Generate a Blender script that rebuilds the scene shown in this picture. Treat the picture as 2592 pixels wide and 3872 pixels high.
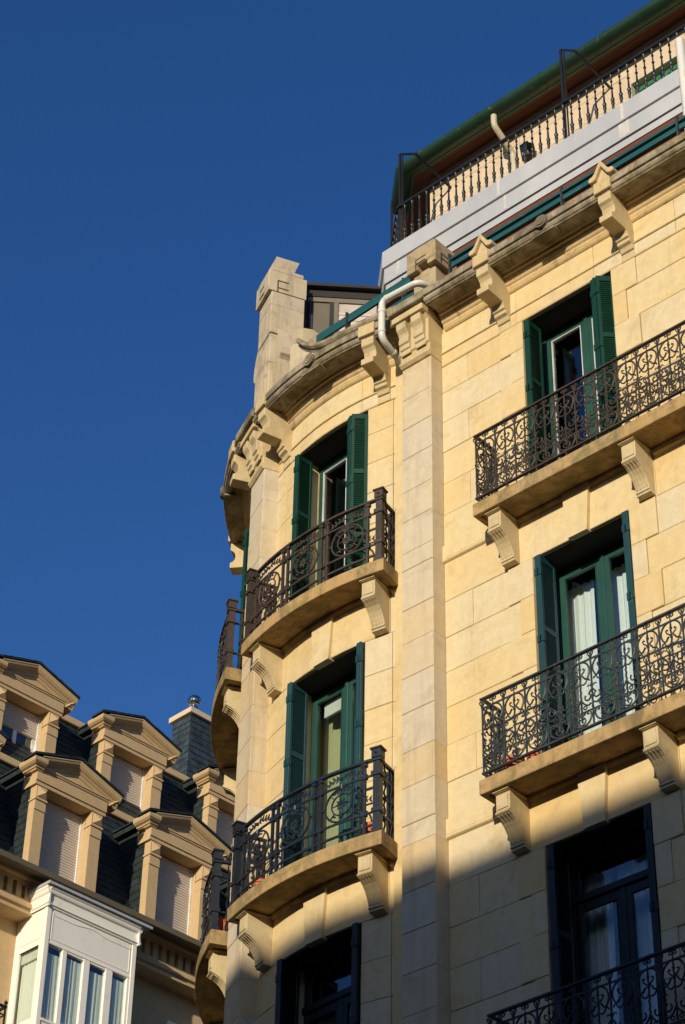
import bpy, bmesh, math, random
from mathutils import Vector, Matrix
from math import sin, cos, pi, radians as rad, atan2, sqrt, hypot
random.seed(7)
for o in list(bpy.data.objects): bpy.data.objects.remove(o)
scn = bpy.context.scene
COL = scn.collection

# ------------------------------------------------------------------ camera, sky, sun, exposure
CAMP = Vector((13.541, -15.7, 1.6))
YAW, PIT, ROL = rad(133.0297), rad(38.054), rad(1.2193)
fw = Vector((cos(PIT)*cos(YAW), cos(PIT)*sin(YAW), sin(PIT)))
r0 = fw.cross(Vector((0, 0, 1))).normalized(); u0 = r0.cross(fw)
rr_ = cos(ROL)*r0 + sin(ROL)*u0; uu_ = -sin(ROL)*r0 + cos(ROL)*u0
cam = bpy.data.cameras.new('camera'); camo = bpy.data.objects.new('camera', cam); COL.objects.link(camo)
camo.matrix_world = Matrix(((rr_.x, uu_.x, -fw.x, CAMP.x), (rr_.y, uu_.y, -fw.y, CAMP.y), (rr_.z, uu_.z, -fw.z, CAMP.z), (0, 0, 0, 1)))
cam.sensor_fit = 'HORIZONTAL'; cam.sensor_width = 36; cam.lens = 8686.35/2592*36
cam.clip_end = 3000
scn.camera = camo
SUN_EL, SUN_AZ = rad(14.5), rad(20.0)
SD = Vector((cos(SUN_EL)*sin(SUN_AZ), -cos(SUN_EL)*cos(SUN_AZ), sin(SUN_EL)))
sl = bpy.data.lights.new('sun', 'SUN'); sl.energy = 4.6; sl.angle = rad(0.6); sl.color = (1.0, 0.885, 0.69)
so = bpy.data.objects.new('sun', sl); COL.objects.link(so)
so.rotation_euler = SD.to_track_quat('Z', 'Y').to_euler()
w = bpy.data.worlds.new('World'); scn.world = w; w.use_nodes = True
nt = w.node_tree; nt.nodes.clear()
sky = nt.nodes.new('ShaderNodeTexSky'); sky.sky_type = 'NISHITA'; sky.sun_disc = False
sky.sun_elevation = SUN_EL; sky.sun_rotation = rad(180-20); sky.altitude = 300; sky.air_density = 1.0; sky.dust_density = 0.8; sky.ozone_density = 3.0
bg = nt.nodes.new('ShaderNodeBackground'); bg.inputs[1].default_value = 0.126
ow = nt.nodes.new('ShaderNodeOutputWorld')
hs = nt.nodes.new('ShaderNodeHueSaturation'); hs.inputs['Hue'].default_value = .514; hs.inputs['Saturation'].default_value = 1.25; hs.inputs['Value'].default_value = 1.0
nt.links.new(sky.outputs[0], hs.inputs['Color']); nt.links.new(hs.outputs[0], bg.inputs[0]); nt.links.new(bg.outputs[0], ow.inputs[0])
scn.view_settings.view_transform = 'Standard'; scn.view_settings.look = 'None'
scn.view_settings.exposure = 0.0; scn.view_settings.gamma = 1.0
scn.render.engine = 'CYCLES'
scn.cycles.max_bounces = 6; scn.cycles.transparent_max_bounces = 12

# ------------------------------------------------------------------ materials
def newmat(name):
    m = bpy.data.materials.new(name); m.use_nodes = True
    return m, m.node_tree, m.node_tree.nodes['Principled BSDF']
def N(nt, t, **kw):
    n = nt.nodes.new(t)
    for k, v in kw.items():
        if k in n.inputs: n.inputs[k].default_value = v
        else: setattr(n, k, v)
    return n
def noise(nt, scale, detail=4, rough=.55, vec=None, dist=0.0):
    n = N(nt, 'ShaderNodeTexNoise'); n.inputs['Scale'].default_value = scale; n.inputs['Detail'].default_value = detail
    n.inputs['Roughness'].default_value = rough; n.inputs['Distortion'].default_value = dist
    if vec: nt.links.new(vec, n.inputs['Vector'])
    return n
def ramp(nt, src, stops):
    r = N(nt, 'ShaderNodeValToRGB'); el = r.color_ramp.elements
    while len(el) > 1: el.remove(el[-1])
    for i, (p, c) in enumerate(stops):
        e = el[0] if i == 0 else el.new(p)
        e.position = p; e.color = (c, c, c, 1) if isinstance(c, (int, float)) else (*c, 1)
    nt.links.new(src, r.inputs[0]); return r
def mix(nt, f, a, b, mode='MIX'):
    m = N(nt, 'ShaderNodeMix'); m.data_type = 'RGBA'; m.blend_type = mode
    for s, v in ((m.inputs[0], f), (m.inputs[6], a), (m.inputs[7], b)):
        if isinstance(v, (int, float)): s.default_value = v
        elif isinstance(v, tuple): s.default_value = (*v, 1)
        else: nt.links.new(v, s)
    return m.outputs[2]
def bump(nt, bs, h, strength=.4, dist=.01):
    b = N(nt, 'ShaderNodeBump'); b.inputs['Strength'].default_value = strength; b.inputs['Distance'].default_value = dist
    nt.links.new(h, b.inputs['Height']); nt.links.new(b.outputs[0], bs.inputs['Normal'])
def stone(name, c1, c2, c3, dirt=(.12, .095, .06), dirt_amt=.25, streak=.3, moss=None, rough=.9, bumpd=.006, fine=60, cov=0.0):
    m, nt, bs = newmat(name)
    g = N(nt, 'ShaderNodeNewGeometry'); pos = g.outputs['Position']
    at = N(nt, 'ShaderNodeAttribute'); at.attribute_name = 'tone'
    base = ramp(nt, at.outputs['Fac'], [(0, c1), (.45, c2), (1, c3)]).outputs[0]
    n1 = noise(nt, 1.3, 5, .6, pos); n2 = noise(nt, 9, 6, .65, pos, .3)
    base = mix(nt, ramp(nt, n1.outputs[0], [(.38, 0), (.66, .5)]).outputs[0], base, c3)
    base = mix(nt, ramp(nt, n2.outputs[0], [(.35, .35), (.62, 0)]).outputs[0], base, tuple(x*.78 for x in c1))
    # water streaks: noise squeezed along z
    mp = N(nt, 'ShaderNodeMapping'); mp.inputs['Scale'].default_value = (7, 7, .55); nt.links.new(pos, mp.inputs[0])
    n3 = noise(nt, 1.0, 5, .6, mp.outputs[0])
    base = mix(nt, ramp(nt, n3.outputs[0], [(.52-cov, 0), (.75-cov, streak)]).outputs[0], base, dirt)
    n4 = noise(nt, 2.7, 8, .7, pos, .6)
    base = mix(nt, ramp(nt, n4.outputs[0], [(.54-cov, 0), (.68-cov, dirt_amt)]).outputs[0], base, dirt)
    if moss:
        n5 = noise(nt, 4.2, 6, .7, pos, .5)
        base = mix(nt, ramp(nt, n5.outputs[0], [(.5-cov*.5, 0), (.64-cov*.5, .7)]).outputs[0], base, moss)
    n6 = noise(nt, fine, 4, .7, pos)
    base = mix(nt, ramp(nt, n6.outputs[0], [(.3, .22), (.5, 0)]).outputs[0], base, dirt)
    nt.links.new(base, bs.inputs['Base Color']); bs.inputs['Roughness'].default_value = rough
    bs.inputs['Specular IOR Level'].default_value = .25
    h = mix(nt, .5, n6.outputs[0], n2.outputs[0])
    bump(nt, bs, h, .55, bumpd)
    return m
M = {}
M['ashlar'] = stone('ashlar', (.66, .47, .205), (.68, .535, .28), (.64, .55, .37), dirt=(.36, .23, .10), dirt_amt=.30, streak=.22, bumpd=.010)
M['pale'] = stone('pale_ashlar', (.62, .46, .24), (.60, .50, .34), (.58, .51, .39), dirt=(.27, .20, .12), dirt_amt=.3, streak=.35)
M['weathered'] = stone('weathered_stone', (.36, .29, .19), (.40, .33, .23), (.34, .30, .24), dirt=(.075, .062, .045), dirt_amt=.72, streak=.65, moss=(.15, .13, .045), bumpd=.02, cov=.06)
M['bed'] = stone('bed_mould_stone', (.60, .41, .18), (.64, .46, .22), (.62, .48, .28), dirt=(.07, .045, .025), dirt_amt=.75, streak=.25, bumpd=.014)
M['slab'] = stone('slab_stone', (.48, .29, .11), (.46, .30, .13), (.43, .32, .18), dirt=(.11, .085, .045), dirt_amt=.62, streak=.6, moss=(.20, .17, .06), bumpd=.018, cov=.05)  # orange base partly stands in for warm wall glow on the undersides
M['pedestal'] = stone('pedestal_stone', (.42, .31, .17), (.46, .36, .22), (.44, .37, .26), dirt=(.12, .09, .05), dirt_amt=.5, streak=.5, moss=(.22, .18, .08), bumpd=.012)
M['pylon_stone'] = stone('pylon_stone', (.52, .41, .25), (.54, .45, .31), (.50, .44, .34), dirt=(.16, .13, .09), dirt_amt=.5, streak=.55, bumpd=.012, cov=.03)
M['corbel'] = stone('corbel_stone', (.58, .42, .20), (.58, .45, .24), (.56, .46, .28), dirt=(.2, .14, .08), dirt_amt=.35, streak=.3)
M['plaster'] = stone('tan_plaster', (.53, .375, .20), (.545, .385, .205), (.56, .40, .22), dirt=(.3, .2, .11), dirt_amt=.12, streak=.12, bumpd=.002, fine=120)
M['attic_stone'] = stone('attic_stone', (.66, .53, .38), (.62, .50, .36), (.60, .47, .33), dirt=(.4, .28, .18), dirt_amt=.2, streak=.2, bumpd=.003)
def paint(name, c, c2=None, rough=.5, chip=None, chip_amt=.5, scale=14, spec=.4, bumpd=.002, metal=0.0, stretch=(1, 1, 1)):
    m, nt, bs = newmat(name)
    g = N(nt, 'ShaderNodeNewGeometry'); mp = N(nt, 'ShaderNodeMapping'); mp.inputs['Scale'].default_value = stretch
    nt.links.new(g.outputs['Position'], mp.inputs[0]); pos = mp.outputs[0]
    n1 = noise(nt, scale*.25, 5, .6, pos); n2 = noise(nt, scale, 7, .7, pos, .4)
    c2 = c2 or tuple(x*.7 for x in c)
    base = mix(nt, ramp(nt, n1.outputs[0], [(.35, 0), (.7, 1)]).outputs[0], c, c2)
    if chip: base = mix(nt, ramp(nt, n2.outputs[0], [(.60, 0), (.66, chip_amt)]).outputs[0], base, chip)
    nt.links.new(base, bs.inputs['Base Color']); bs.inputs['Roughness'].default_value = rough
    bs.inputs['Specular IOR Level'].default_value = spec; bs.inputs['Metallic'].default_value = metal
    bump(nt, bs, n2.outputs[0], .4, bumpd)
    return m
M['shutter_green'] = paint('shutter_green', (.0035, .043, .022), (.003, .032, .018), .4, chip=(.02, .09, .06), chip_amt=.35)
M['shutter_worn'] = paint('shutter_worn', (.006, .050, .052), (.010, .034, .05), .5, chip=(.11, .13, .13), chip_amt=.5, scale=30, stretch=(1, 1, .12))
M['frame_green'] = paint('frame_green', (.020, .074, .055), (.015, .058, .046), .4)
M['frame_dark'] = paint('frame_dark', (.006, .011, .012), None, .5)
M['teal'] = paint('teal_board', (.008, .085, .085), (.006, .055, .07), .55, chip=(.22, .30, .30), chip_amt=.5, scale=22, stretch=(.25, .25, 2.5))
M['iron_dark'] = paint('iron_dark', (.010, .014, .019), (.016, .022, .030), .38, chip=(.13, .12, .10), chip_amt=.5, scale=40, spec=.6)
M['iron_rust'] = paint('iron_rust', (.034, .028, .021), (.060, .038, .026), .6, chip=(.16, .085, .05), chip_amt=.85, scale=28)
M['iron_weather'] = paint('iron_weather', (.022, .028, .034), (.05, .052, .05), .5, chip=(.26, .22, .15), chip_amt=.75, scale=32)
M['iron_black'] = paint('iron_black', (.006, .008, .010), (.014, .017, .018), .45)
M['wood_soffit'] = paint('wood_soffit', (.15, .045, .018), (.11, .033, .014), .55, scale=30, stretch=(.3, 4, 4))
M['wood_brown'] = paint('wood_brown', (.22, .075, .030), (.16, .05, .022), .55, scale=30, stretch=(.3, 4, 4))
M['zinc'] = paint('zinc', (.40, .41, .43), (.50, .50, .51), .55, chip=(.58, .58, .57), chip_amt=.35, scale=6, metal=.1, stretch=(1, 1, .3))
M['zinc_joint'] = paint('zinc_joint', (.6, .58, .52), None, .6)
M['gutter_green'] = paint('gutter_green', (.014, .044, .020), (.010, .032, .018), .42, chip=(.10, .12, .05), chip_amt=.5, scale=8)
M['fascia_green'] = paint('fascia_green', (.02, .12, .06), (.015, .09, .05), .5)
M['pipe_white'] = paint('pipe_white', (.62, .61, .56), (.66, .64, .58), .35, chip=(.34, .24, .14), chip_amt=.3, scale=9)
M['pipe_beige'] = paint('pipe_beige', (.55, .48, .34), (.45, .38, .26), .45, chip=(.25, .2, .13), chip_amt=.4, scale=12)
M['tile'] = paint('roof_tile', (.55, .16, .07), (.42, .11, .05), .8)
M['dark_metal'] = paint('dark_metal', (.022, .019, .016), (.03, .026, .022), .5)
M['taupe_metal'] = paint('taupe_metal', (.16, .13, .095), (.19, .155, .115), .55)
M['taupe_panel'] = paint('taupe_panel', (.12, .105, .075), (.14, .12, .09), .7)
M['cream_panel'] = paint('cream_panel', (.52, .46, .40), None, .6)
M['white_paint'] = paint('white_paint', (.86, .82, .72), (.82, .77, .66), .45, chip=(.5, .46, .38), chip_amt=.3, scale=5)
M['roller'] = paint('roller_shutter', (.57, .50, .42), (.53, .46, .39), .5)
M['white_pvc'] = paint('white_pvc', (.78, .76, .72), None, .3)
M['lead'] = paint('lead_flashing', (.42, .42, .43), (.36, .37, .38), .5, scale=6)
M['terracotta'] = paint('terracotta', (.62, .17, .075), (.52, .13, .055), .85, chip=(.3, .1, .06), chip_amt=.4)
M['reveal_shade_brown'] = paint('reveal_shade_brown', (.028, .019, .011), (.018, .012, .008), .8)  # brown-black that stands in for shade in the window reveals
M['reveal_shade_green'] = paint('reveal_shade_green', (.006, .020, .016), (.004, .014, .012), .6)  # green-black that paints the reveal sides as shaded
M['soil'] = paint('soil', (.03, .02, .012), None, .95)
M['leaf'] = paint('leaf', (.03, .12, .02), (.015, .07, .012), .6)
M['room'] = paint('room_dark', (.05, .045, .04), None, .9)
M['ceil'] = paint('room_wall', (.30, .27, .2), None, .9)
M['blind'] = paint('blind', (.8, .76, .66), None, .8)
M['horizon_blocker'] = paint('horizon_blocker', (.035, .05, .02), (.05, .06, .03), .95, scale=.05)  # surface of the added ridge that blocks horizon light
M['asphalt'] = paint('asphalt', (.05, .05, .05), (.06, .058, .055), .9, chip=(.09, .09, .085), chip_amt=.4, scale=30)
M['paving'] = paint('paving', (.12, .11, .10), (.14, .13, .11), .9, scale=8)
M['render_wall'] = paint('render_wall', (.26, .21, .15), (.28, .23, .17), .9, scale=4)
M['gutter_ledge'] = paint('ledge_patina', (.13, .105, .06), (.10, .085, .055), .8, chip=(.26, .15, .05), chip_amt=.6, scale=10)
M['steel'] = paint('steel', (.7, .7, .72), None, .18, metal=1.0)
def slate_mat(name, c1, c2, sx=.16, sz=.12, ax=(0, 1)):
    m, nt, bs = newmat(name)
    tc = N(nt, 'ShaderNodeUVMap')
    br = N(nt, 'ShaderNodeTexBrick'); br.inputs['Scale'].default_value = 1.0
    br.inputs['Brick Width'].default_value = sx; br.inputs['Row Height'].default_value = sz; br.inputs['Mortar Size'].default_value = .006
    br.inputs['Color1'].default_value = (*c1, 1); br.inputs['Color2'].default_value = (*c2, 1); br.inputs['Mortar'].default_value = (.006, .008, .01, 1)
    nt.links.new(tc.outputs[0], br.inputs[0])
    g = N(nt, 'ShaderNodeNewGeometry'); n1 = noise(nt, 6, 6, .65, g.outputs['Position'])
    c = mix(nt, ramp(nt, n1.outputs[0], [(.4, 0), (.75, .7)]).outputs[0], br.outputs[0], tuple(x*1.9 for x in c2))
    nt.links.new(c, bs.inputs['Base Color']); bs.inputs['Roughness'].default_value = .62; bs.inputs['Specular IOR Level'].default_value = .22
    bump(nt, bs, br.outputs['Fac'], -.6, .01)
    return m
M['slate'] = slate_mat('slate', (.016, .022, .024), (.024, .032, .033))
M['slate_blue'] = slate_mat('slate_blue', (.024, .036, .046), (.036, .050, .060), .2, .13)
def glass_mat(name, tint=(.9, .95, .95), base=.06):
    m = bpy.data.materials.new(name); m.use_nodes = True; nt = m.node_tree; nt.nodes.clear()
    o = N(nt, 'ShaderNodeOutputMaterial'); t = N(nt, 'ShaderNodeBsdfTransparent'); t.inputs[0].default_value = (*tint, 1)
    gl = N(nt, 'ShaderNodeBsdfGlossy'); gl.inputs['Roughness'].default_value = .01; gl.inputs[0].default_value = (.95, .97, 1, 1)
    lw = N(nt, 'ShaderNodeLayerWeight'); lw.inputs[0].default_value = .5
    g = N(nt, 'ShaderNodeNewGeometry'); n1 = noise(nt, 1.5, 2, .5, g.outputs['Position'])
    b = N(nt, 'ShaderNodeBump'); b.inputs['Strength'].default_value = .06; b.inputs['Distance'].default_value = .05
    nt.links.new(n1.outputs[0], b.inputs['Height']); nt.links.new(b.outputs[0], gl.inputs['Normal'])
    pw = N(nt, 'ShaderNodeMath'); pw.operation = 'POWER'; pw.inputs[1].default_value = 3.0; nt.links.new(lw.outputs['Facing'], pw.inputs[0])
    ma = N(nt, 'ShaderNodeMath'); ma.operation = 'MULTIPLY_ADD'; ma.inputs[1].default_value = .8; ma.inputs[2].default_value = base
    nt.links.new(pw.outputs[0], ma.inputs[0])
    mx = N(nt, 'ShaderNodeMixShader'); nt.links.new(ma.outputs[0], mx.inputs[0]); nt.links.new(t.outputs[0], mx.inputs[1]); nt.links.new(gl.outputs[0], mx.inputs[2])
    nt.links.new(mx.outputs[0], o.inputs[0]); return m
M['glass'] = glass_mat('window_glass')
M['glass_dim'] = glass_mat('lantern_glass', (.85, .93, .9), .22)
def cloth(name, c):
    m, nt, bs = newmat(name); bs.inputs['Base Color'].default_value = (*c, 1); bs.inputs['Roughness'].default_value = .9
    g = N(nt, 'ShaderNodeNewGeometry'); n = noise(nt, 25, 5, .6, g.outputs['Position'])
    nt.links.new(mix(nt, ramp(nt, n.outputs[0], [(.4, 0), (.7, .4)]).outputs[0], c, tuple(x*.8 for x in c)), bs.inputs['Base Color'])
    return m
M['curtain'] = cloth('curtain', (.8, .79, .76)); M['lace'] = cloth('lace', (.84, .80, .68)); M['drape'] = cloth('drape_olive', (.46, .42, .22))

# ------------------------------------------------------------------ mesh helpers
CTX, CTY, RW = -1.085, 3.696, 3.718
def flat(x0=0.0, y0=0.0):
    return lambda u, d, z: (x0+u, y0-d, z)
def cyl(phi):
    def f(u, d, z):
        a = rad(phi) - u/RW; r = RW + d
        return (CTX - r*sin(a), CTY - r*cos(a), z)
    return f
def tang(phi, inset=0.0):          # flat frame tangent to the tower at angle phi
    a = rad(phi); ox, oy = CTX-(RW-inset)*sin(a), CTY-(RW-inset)*cos(a); tx, ty = cos(a), -sin(a); nx, ny = -sin(a), -cos(a)
    return lambda u, d, z: (ox+u*tx+d*nx, oy+u*ty+d*ny, z)
LB = rad(87.314); dLx, dLy = cos(LB), sin(LB); nLx, nLy = sin(LB), -cos(LB)
def left(o0=0.0):                   # left building frame: s along the facade, o outward from its front plane
    return lambda s, o, z: (s*dLx+(-16+o0+o)*nLx, s*dLy+(-16+o0+o)*nLy, z)

class MB:
    def __init__(s): s.v = []; s.f = []; s.t = []; s.uv = {}
    def add(s, vs, fs, tone=.5):
        b = len(s.v); s.v += [tuple(v) for v in vs]
        for f in fs: s.f.append(tuple(b+i for i in f)); s.t.append(tone)
    def box(s, F, u0, u1, d0, d1, z0, z1, n=1, tone=.5, ch=0.0):
        """box in frame F; ch = chamfer of the front face edges"""
        us = [u0+(u1-u0)*i/n for i in range(n+1)]
        vs = []; fs = []
        rows = []
        if ch > 0:
            ring = [(d0, 0), (d1-ch, 0), (d1, ch)]
        else: ring = [(d0, 0), (d1, 0)]
        # bottom chain from back to front then top chain front to back
        for i, u in enumerate(us):
            row = []
            for d, c in ring:
                uu = u + (c if i == 0 else (-c if i == n else 0)); row.append(F(uu, d, z0+c))
            for d, c in reversed(ring):
                uu = u + (c if i == 0 else (-c if i == n else 0)); row.append(F(uu, d, z1-c))
            rows.append(row)
        k = len(rows[0])
        for row in rows: vs += row
        for i in range(n):
            for j in range(k):
                a = i*k+j; b = i*k+(j+1) % k
                fs.append((a, a+k, b+k, b))
        if ch > 0:
            L = 0; fs.append((L+0, L+1, L+4, L+5)); fs.append((L+1, L+2, L+3, L+4))
            L = n*k; fs.append((L+5, L+4, L+1, L+0)); fs.append((L+4, L+3, L+2, L+1))
        else:
            fs.append((0, 1, 2, 3)); L = n*k; fs.append((L+3, L+2, L+1, L+0))
        s.add(vs, fs, tone)
    def sweep(s, F, u0, u1, prof, n=1, tone=.5, cap=True, closed=True):
        """profile [(d, z)...] swept along u"""
        k = len(prof); vs = []; fs = []
        for i in range(n+1):
            u = u0+(u1-u0)*i/n
            vs += [F(u, d, z) for d, z in prof]
        for i in range(n):
            for j in range(k if closed else k-1):
                a = i*k+j; b = i*k+(j+1) % k
                fs.append((a, b, b+k, a+k))
        if cap and closed:
            fs.append(tuple(range(k-1, -1, -1))); fs.append(tuple(n*k+j for j in range(k)))
        s.add(vs, fs, tone)
    def plate(s, F, poly, d0, d1, tone=.5, d2=None, shrink=0):
        """polygon [(u, z)...] extruded outward from d0 to d1"""
        k = len(poly); vs = [F(u, d0, z) for u, z in poly]+[F(u, d1, z) for u, z in poly]
        fs = [tuple(range(k-1, -1, -1)), tuple(k+j for j in range(k))]
        for j in range(k): fs.append((j, (j+1) % k, k+(j+1) % k, k+j))
        s.add(vs, fs, tone)
    def tube(s, pts, r, k=6, closed=False, cap=True, tone=.5, r2=None):
        P = [Vector(p) for p in pts]; n = len(P)
        if n < 2: return
        vs = []; prev = None
        for i in range(n):
            if closed: t = P[(i+1) % n]-P[i-1]
            else: t = P[min(i+1, n-1)]-P[max(i-1, 0)]
            if t.length < 1e-9: t = Vector((0, 0, 1))
            t.normalize()
            if prev is None:
                a = Vector((0, 0, 1)) if abs(t.z) < .9 else Vector((1, 0, 0))
                x = a.cross(t).normalized()
            else:
                x = (prev - t*prev.dot(t))
                x = x.normalized() if x.length > 1e-6 else Vector((0, 0, 1)).cross(t).normalized()
            prev = x; y = t.cross(x)
            R = r if r2 is None else r+(r2-r)*i/(n-1)
            if isinstance(r, (list, tuple)): R = r[i]
            for j in range(k):
                a = 2*pi*j/k+pi/k; vs.append(P[i]+x*cos(a)*R+y*sin(a)*R)
        fs = []
        for i in range(n if closed else n-1):
            i2 = (i+1) % n
            for j in range(k): fs.append((i*k+j, i*k+(j+1) % k, i2*k+(j+1) % k, i2*k+j))
        if cap and not closed:
            fs.append(tuple(range(k-1, -1, -1))); fs.append(tuple((n-1)*k+j for j in range(k)))
        s.add(vs, fs, tone)
    def ball(s, c, r, k=7, h=5, sz=1.0, tone=.5):
        vs = [(c[0], c[1], c[2]-r*sz)]; fs = []
        for i in range(1, h):
            a = -pi/2+pi*i/h
            for j in range(k):
                b = 2*pi*j/k; vs.append((c[0]+r*cos(a)*cos(b), c[1]+r*cos(a)*sin(b), c[2]+r*sz*sin(a)))
        vs.append((c[0], c[1], c[2]+r*sz)); e = len(vs)-1
        for j in range(k):
            fs.append((0, 1+(j+1) % k, 1+j)); L = 1+(h-2)*k; fs.append((e, L+j, L+(j+1) % k))
            for i in range(h-2):
                a = 1+i*k; fs.append((a+j, a+(j+1) % k, a+k+(j+1) % k, a+k+j))
        s.add(vs, fs, tone)
    def lathe(s, c, prof, k=10, tone=.5):
        vs = []; fs = []
        for r, z in prof:
            for j in range(k): a = 2*pi*j/k; vs.append((c[0]+r*cos(a), c[1]+r*sin(a), c[2]+z))
        n = len(prof)
        for i in range(n-1):
            for j in range(k): fs.append((i*k+j, i*k+(j+1) % k, (i+1)*k+(j+1) % k, (i+1)*k+j))
        fs.append(tuple(range(k-1, -1, -1))); fs.append(tuple((n-1)*k+j for j in range(k)))
        s.add(vs, fs, tone)
    def psweep(s, path, prof, tone=.5, closed=True, cap=True):
        """profile [(outward, z)] swept with mitres along a plan path [(x, y)]; outward is on the left of travel"""
        n = len(path); k = len(prof); vs = []; fs = []
        for i in range(n):
            p = Vector(path[i]); 
            def nrm(a, b):
                t = (Vector(b)-Vector(a)).normalized(); return Vector((-t.y, t.x))
            if i == 0: m = nrm(path[0], path[1])
            elif i == n-1: m = nrm(path[-2], path[-1])
            else:
                a, b = nrm(path[i-1], path[i]), nrm(path[i], path[i+1]); m = (a+b); m = m/(m.dot(a))
            for o, z in prof: vs.append((p.x+m.x*o, p.y+m.y*o, z))
        for i in range(n-1):
            for j in range(k if closed else k-1):
                a = i*k+j; b = i*k+(j+1) % k; fs.append((a, b, b+k, a+k))
        if cap and closed: fs.append(tuple(range(k-1, -1, -1))); fs.append(tuple((n-1)*k+j for j in range(k)))
        s.add(vs, fs, tone)
    def quad_uv(s, vs, uvs, tone=.5):
        s.uv[len(s.f)] = uvs; s.add(vs, [(0, 1, 2, 3)], tone)

def build(name, mb, mat, parent=None, smooth=False, label=None, cat=None, kind=None, group=None):
    me = bpy.data.meshes.new(name); me.from_pydata(mb.v, [], mb.f); me.update()
    at = me.attributes.new('tone', 'FLOAT', 'FACE'); at.data.foreach_set('value', mb.t)
    if mb.uv:
        uvl = me.uv_layers.new(name='UVMap')
        for fi, uvs in mb.uv.items():
            p = me.polygons[fi]
            for q, li in enumerate(p.loop_indices): uvl.data[li].uv = uvs[q]
    bm = bmesh.new(); bm.from_mesh(me); bmesh.ops.recalc_face_normals(bm, faces=bm.faces); bm.to_mesh(me); bm.free()
    if smooth:
        for p in me.polygons: p.use_smooth = True
        try: me.set_sharp_from_angle(angle=rad(35))
        except Exception: pass
    me.materials.append(M[mat] if isinstance(mat, str) else mat)
    o = bpy.data.objects.new(name, me); COL.objects.link(o)
    if parent:
        o.parent = parent; o.matrix_parent_inverse = Matrix.Translation(-parent.matrix_world.translation) if False else parent.matrix_world.inverted()
    for k, v in (('label', label), ('category', cat), ('kind', kind), ('group', group)):
        if v: o[k] = v
    return o
def soften(o, w=.012, seg=2):
    m = o.modifiers.new('bevel', 'BEVEL'); m.width = w; m.segments = seg; m.limit_method = 'ANGLE'; m.angle_limit = rad(40); m.use_clamp_overlap = True
    return o
def thing(name, loc, label, cat, group=None):
    o = bpy.data.objects.new(name, None); COL.objects.link(o); o.location = loc; o.empty_display_size = .2
    o.matrix_world = Matrix.Translation(loc)
    o['label'] = label; o['category'] = cat
    if group: o['group'] = group
    return o
def sub(name, loc, parent):
    """an Empty part holding sub-parts"""
    o = bpy.data.objects.new(name, None); COL.objects.link(o); o.parent = parent; return o

# ------------------------------------------------------------------ ground and street
def structure(name, vs, fs, mat):
    mb = MB(); mb.add(vs, fs); return build(name, mb, mat, kind='structure')
structure('ground', [(-600, -600, -.02), (600, -600, -.02), (600, 600, -.02), (-600, 600, -.02)], [(0, 1, 2, 3)], 'paving')
structure('road', [(-600, -21, -.012), (600, -21, -.012), (600, -5, -.012), (-600, -5, -.012)], [(0, 1, 2, 3)], 'asphalt')
for nm, y0, y1 in (('pavement', -5, .6), ('pavement', -27, -21)):
    mb = MB(); mb.box(flat(), -60, 60, -y1, -y0, -.01, .12); build(nm, mb, 'paving', kind='structure')

# ------------------------------------------------------------------ the corner building
B = thing('corner_building', (0, 0, 0), 'yellow stone corner apartment building with a rounded tower, iron balconies and green shutters', 'building')
WALL = flat()
FL = [(6.6, 2.75), (10.1, 2.74), (13.6, 2.75), (17.1, 2.68)]      # floor level, window head above it
def rnd(a=.012): return random.uniform(-a, a)
COURSE = [0, .45, .90, 1.37, 1.82, 2.27, 2.75]

def masonry(mb, F, uA, uB, wins, zb, head, n_per=.35, curved=False, top=None, par=0, joints=()):
    """ashlar blocks of one storey; wins = [(ul, ur)]"""
    def blk(u0, u1, z0, z1, d=0.0, tone=None):
        if u1-u0 < .03: return
        n = max(1, int((u1-u0)/n_per)) if curved else 1
        dd = d+random.uniform(-.003, .004)
        mb.box(F, u0+.002, u1-.002, -.06, dd, z0+.0015, z1-.0015, n=n, tone=random.random() if tone is None else tone, ch=.006)
    rows = [zb+c for c in COURSE[:-1]]+[zb+head]
    for i in range(len(rows)-1):
        z0, z1 = rows[i], rows[i+1]
        segs = []; cur = uA
        for (ul, ur) in wins:
            w = (.34 if (i+par) % 2 == 1 else .185) if not curved else .368
            rz = 0.016 if not curved else .004
            segs.append((cur, ul-w, 0)); segs.append((ul-w, ul, rz)); cur = ur
            segs.append((ur, ur+w, rz)); cur = ur+w
        segs.append((cur, uB, 0))
        for (a, b, d) in segs:
            if b-a < .03: continue
            if d > 0 or b-a < .62: blk(a, b, z0, z1, d)
            else:
                L = b-a; cuts = [a]
                js = [j for j in joints if a+.2 < j+(.0 if i % 2 else .38) < b-.2]
                if js and i % 2: cuts += js
                elif L > 1.1:
                    m = max(2, int(round(L/.85))); off = .5 if i % 2 else 0
                    for q in range(1, m):
                        cuts.append(a+L*(q+(off*.5 if off else -.12))/m)
                cuts.append(b)
                for q in range(len(cuts)-1): blk(cuts[q], cuts[q+1], z0, z1)
    return blk

def backing(mb, F, uA, uB, wins, zb, head, ztop, curved=False, thick=.43):
    def bx(a, b, z0, z1):
        n = max(1, int((b-a)/.25)) if curved else 1
        mb.box(F, a, b, -thick, -.022, z0, z1, n=n, tone=.3)
    cur = uA
    for ul, ur in wins:
        bx(cur, ul-.004, zb, zb+head+.004); cur = ur+.004
    bx(cur, uB, zb, zb+head+.004)
    bx(uA, uB, zb+head+.004, ztop)

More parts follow.
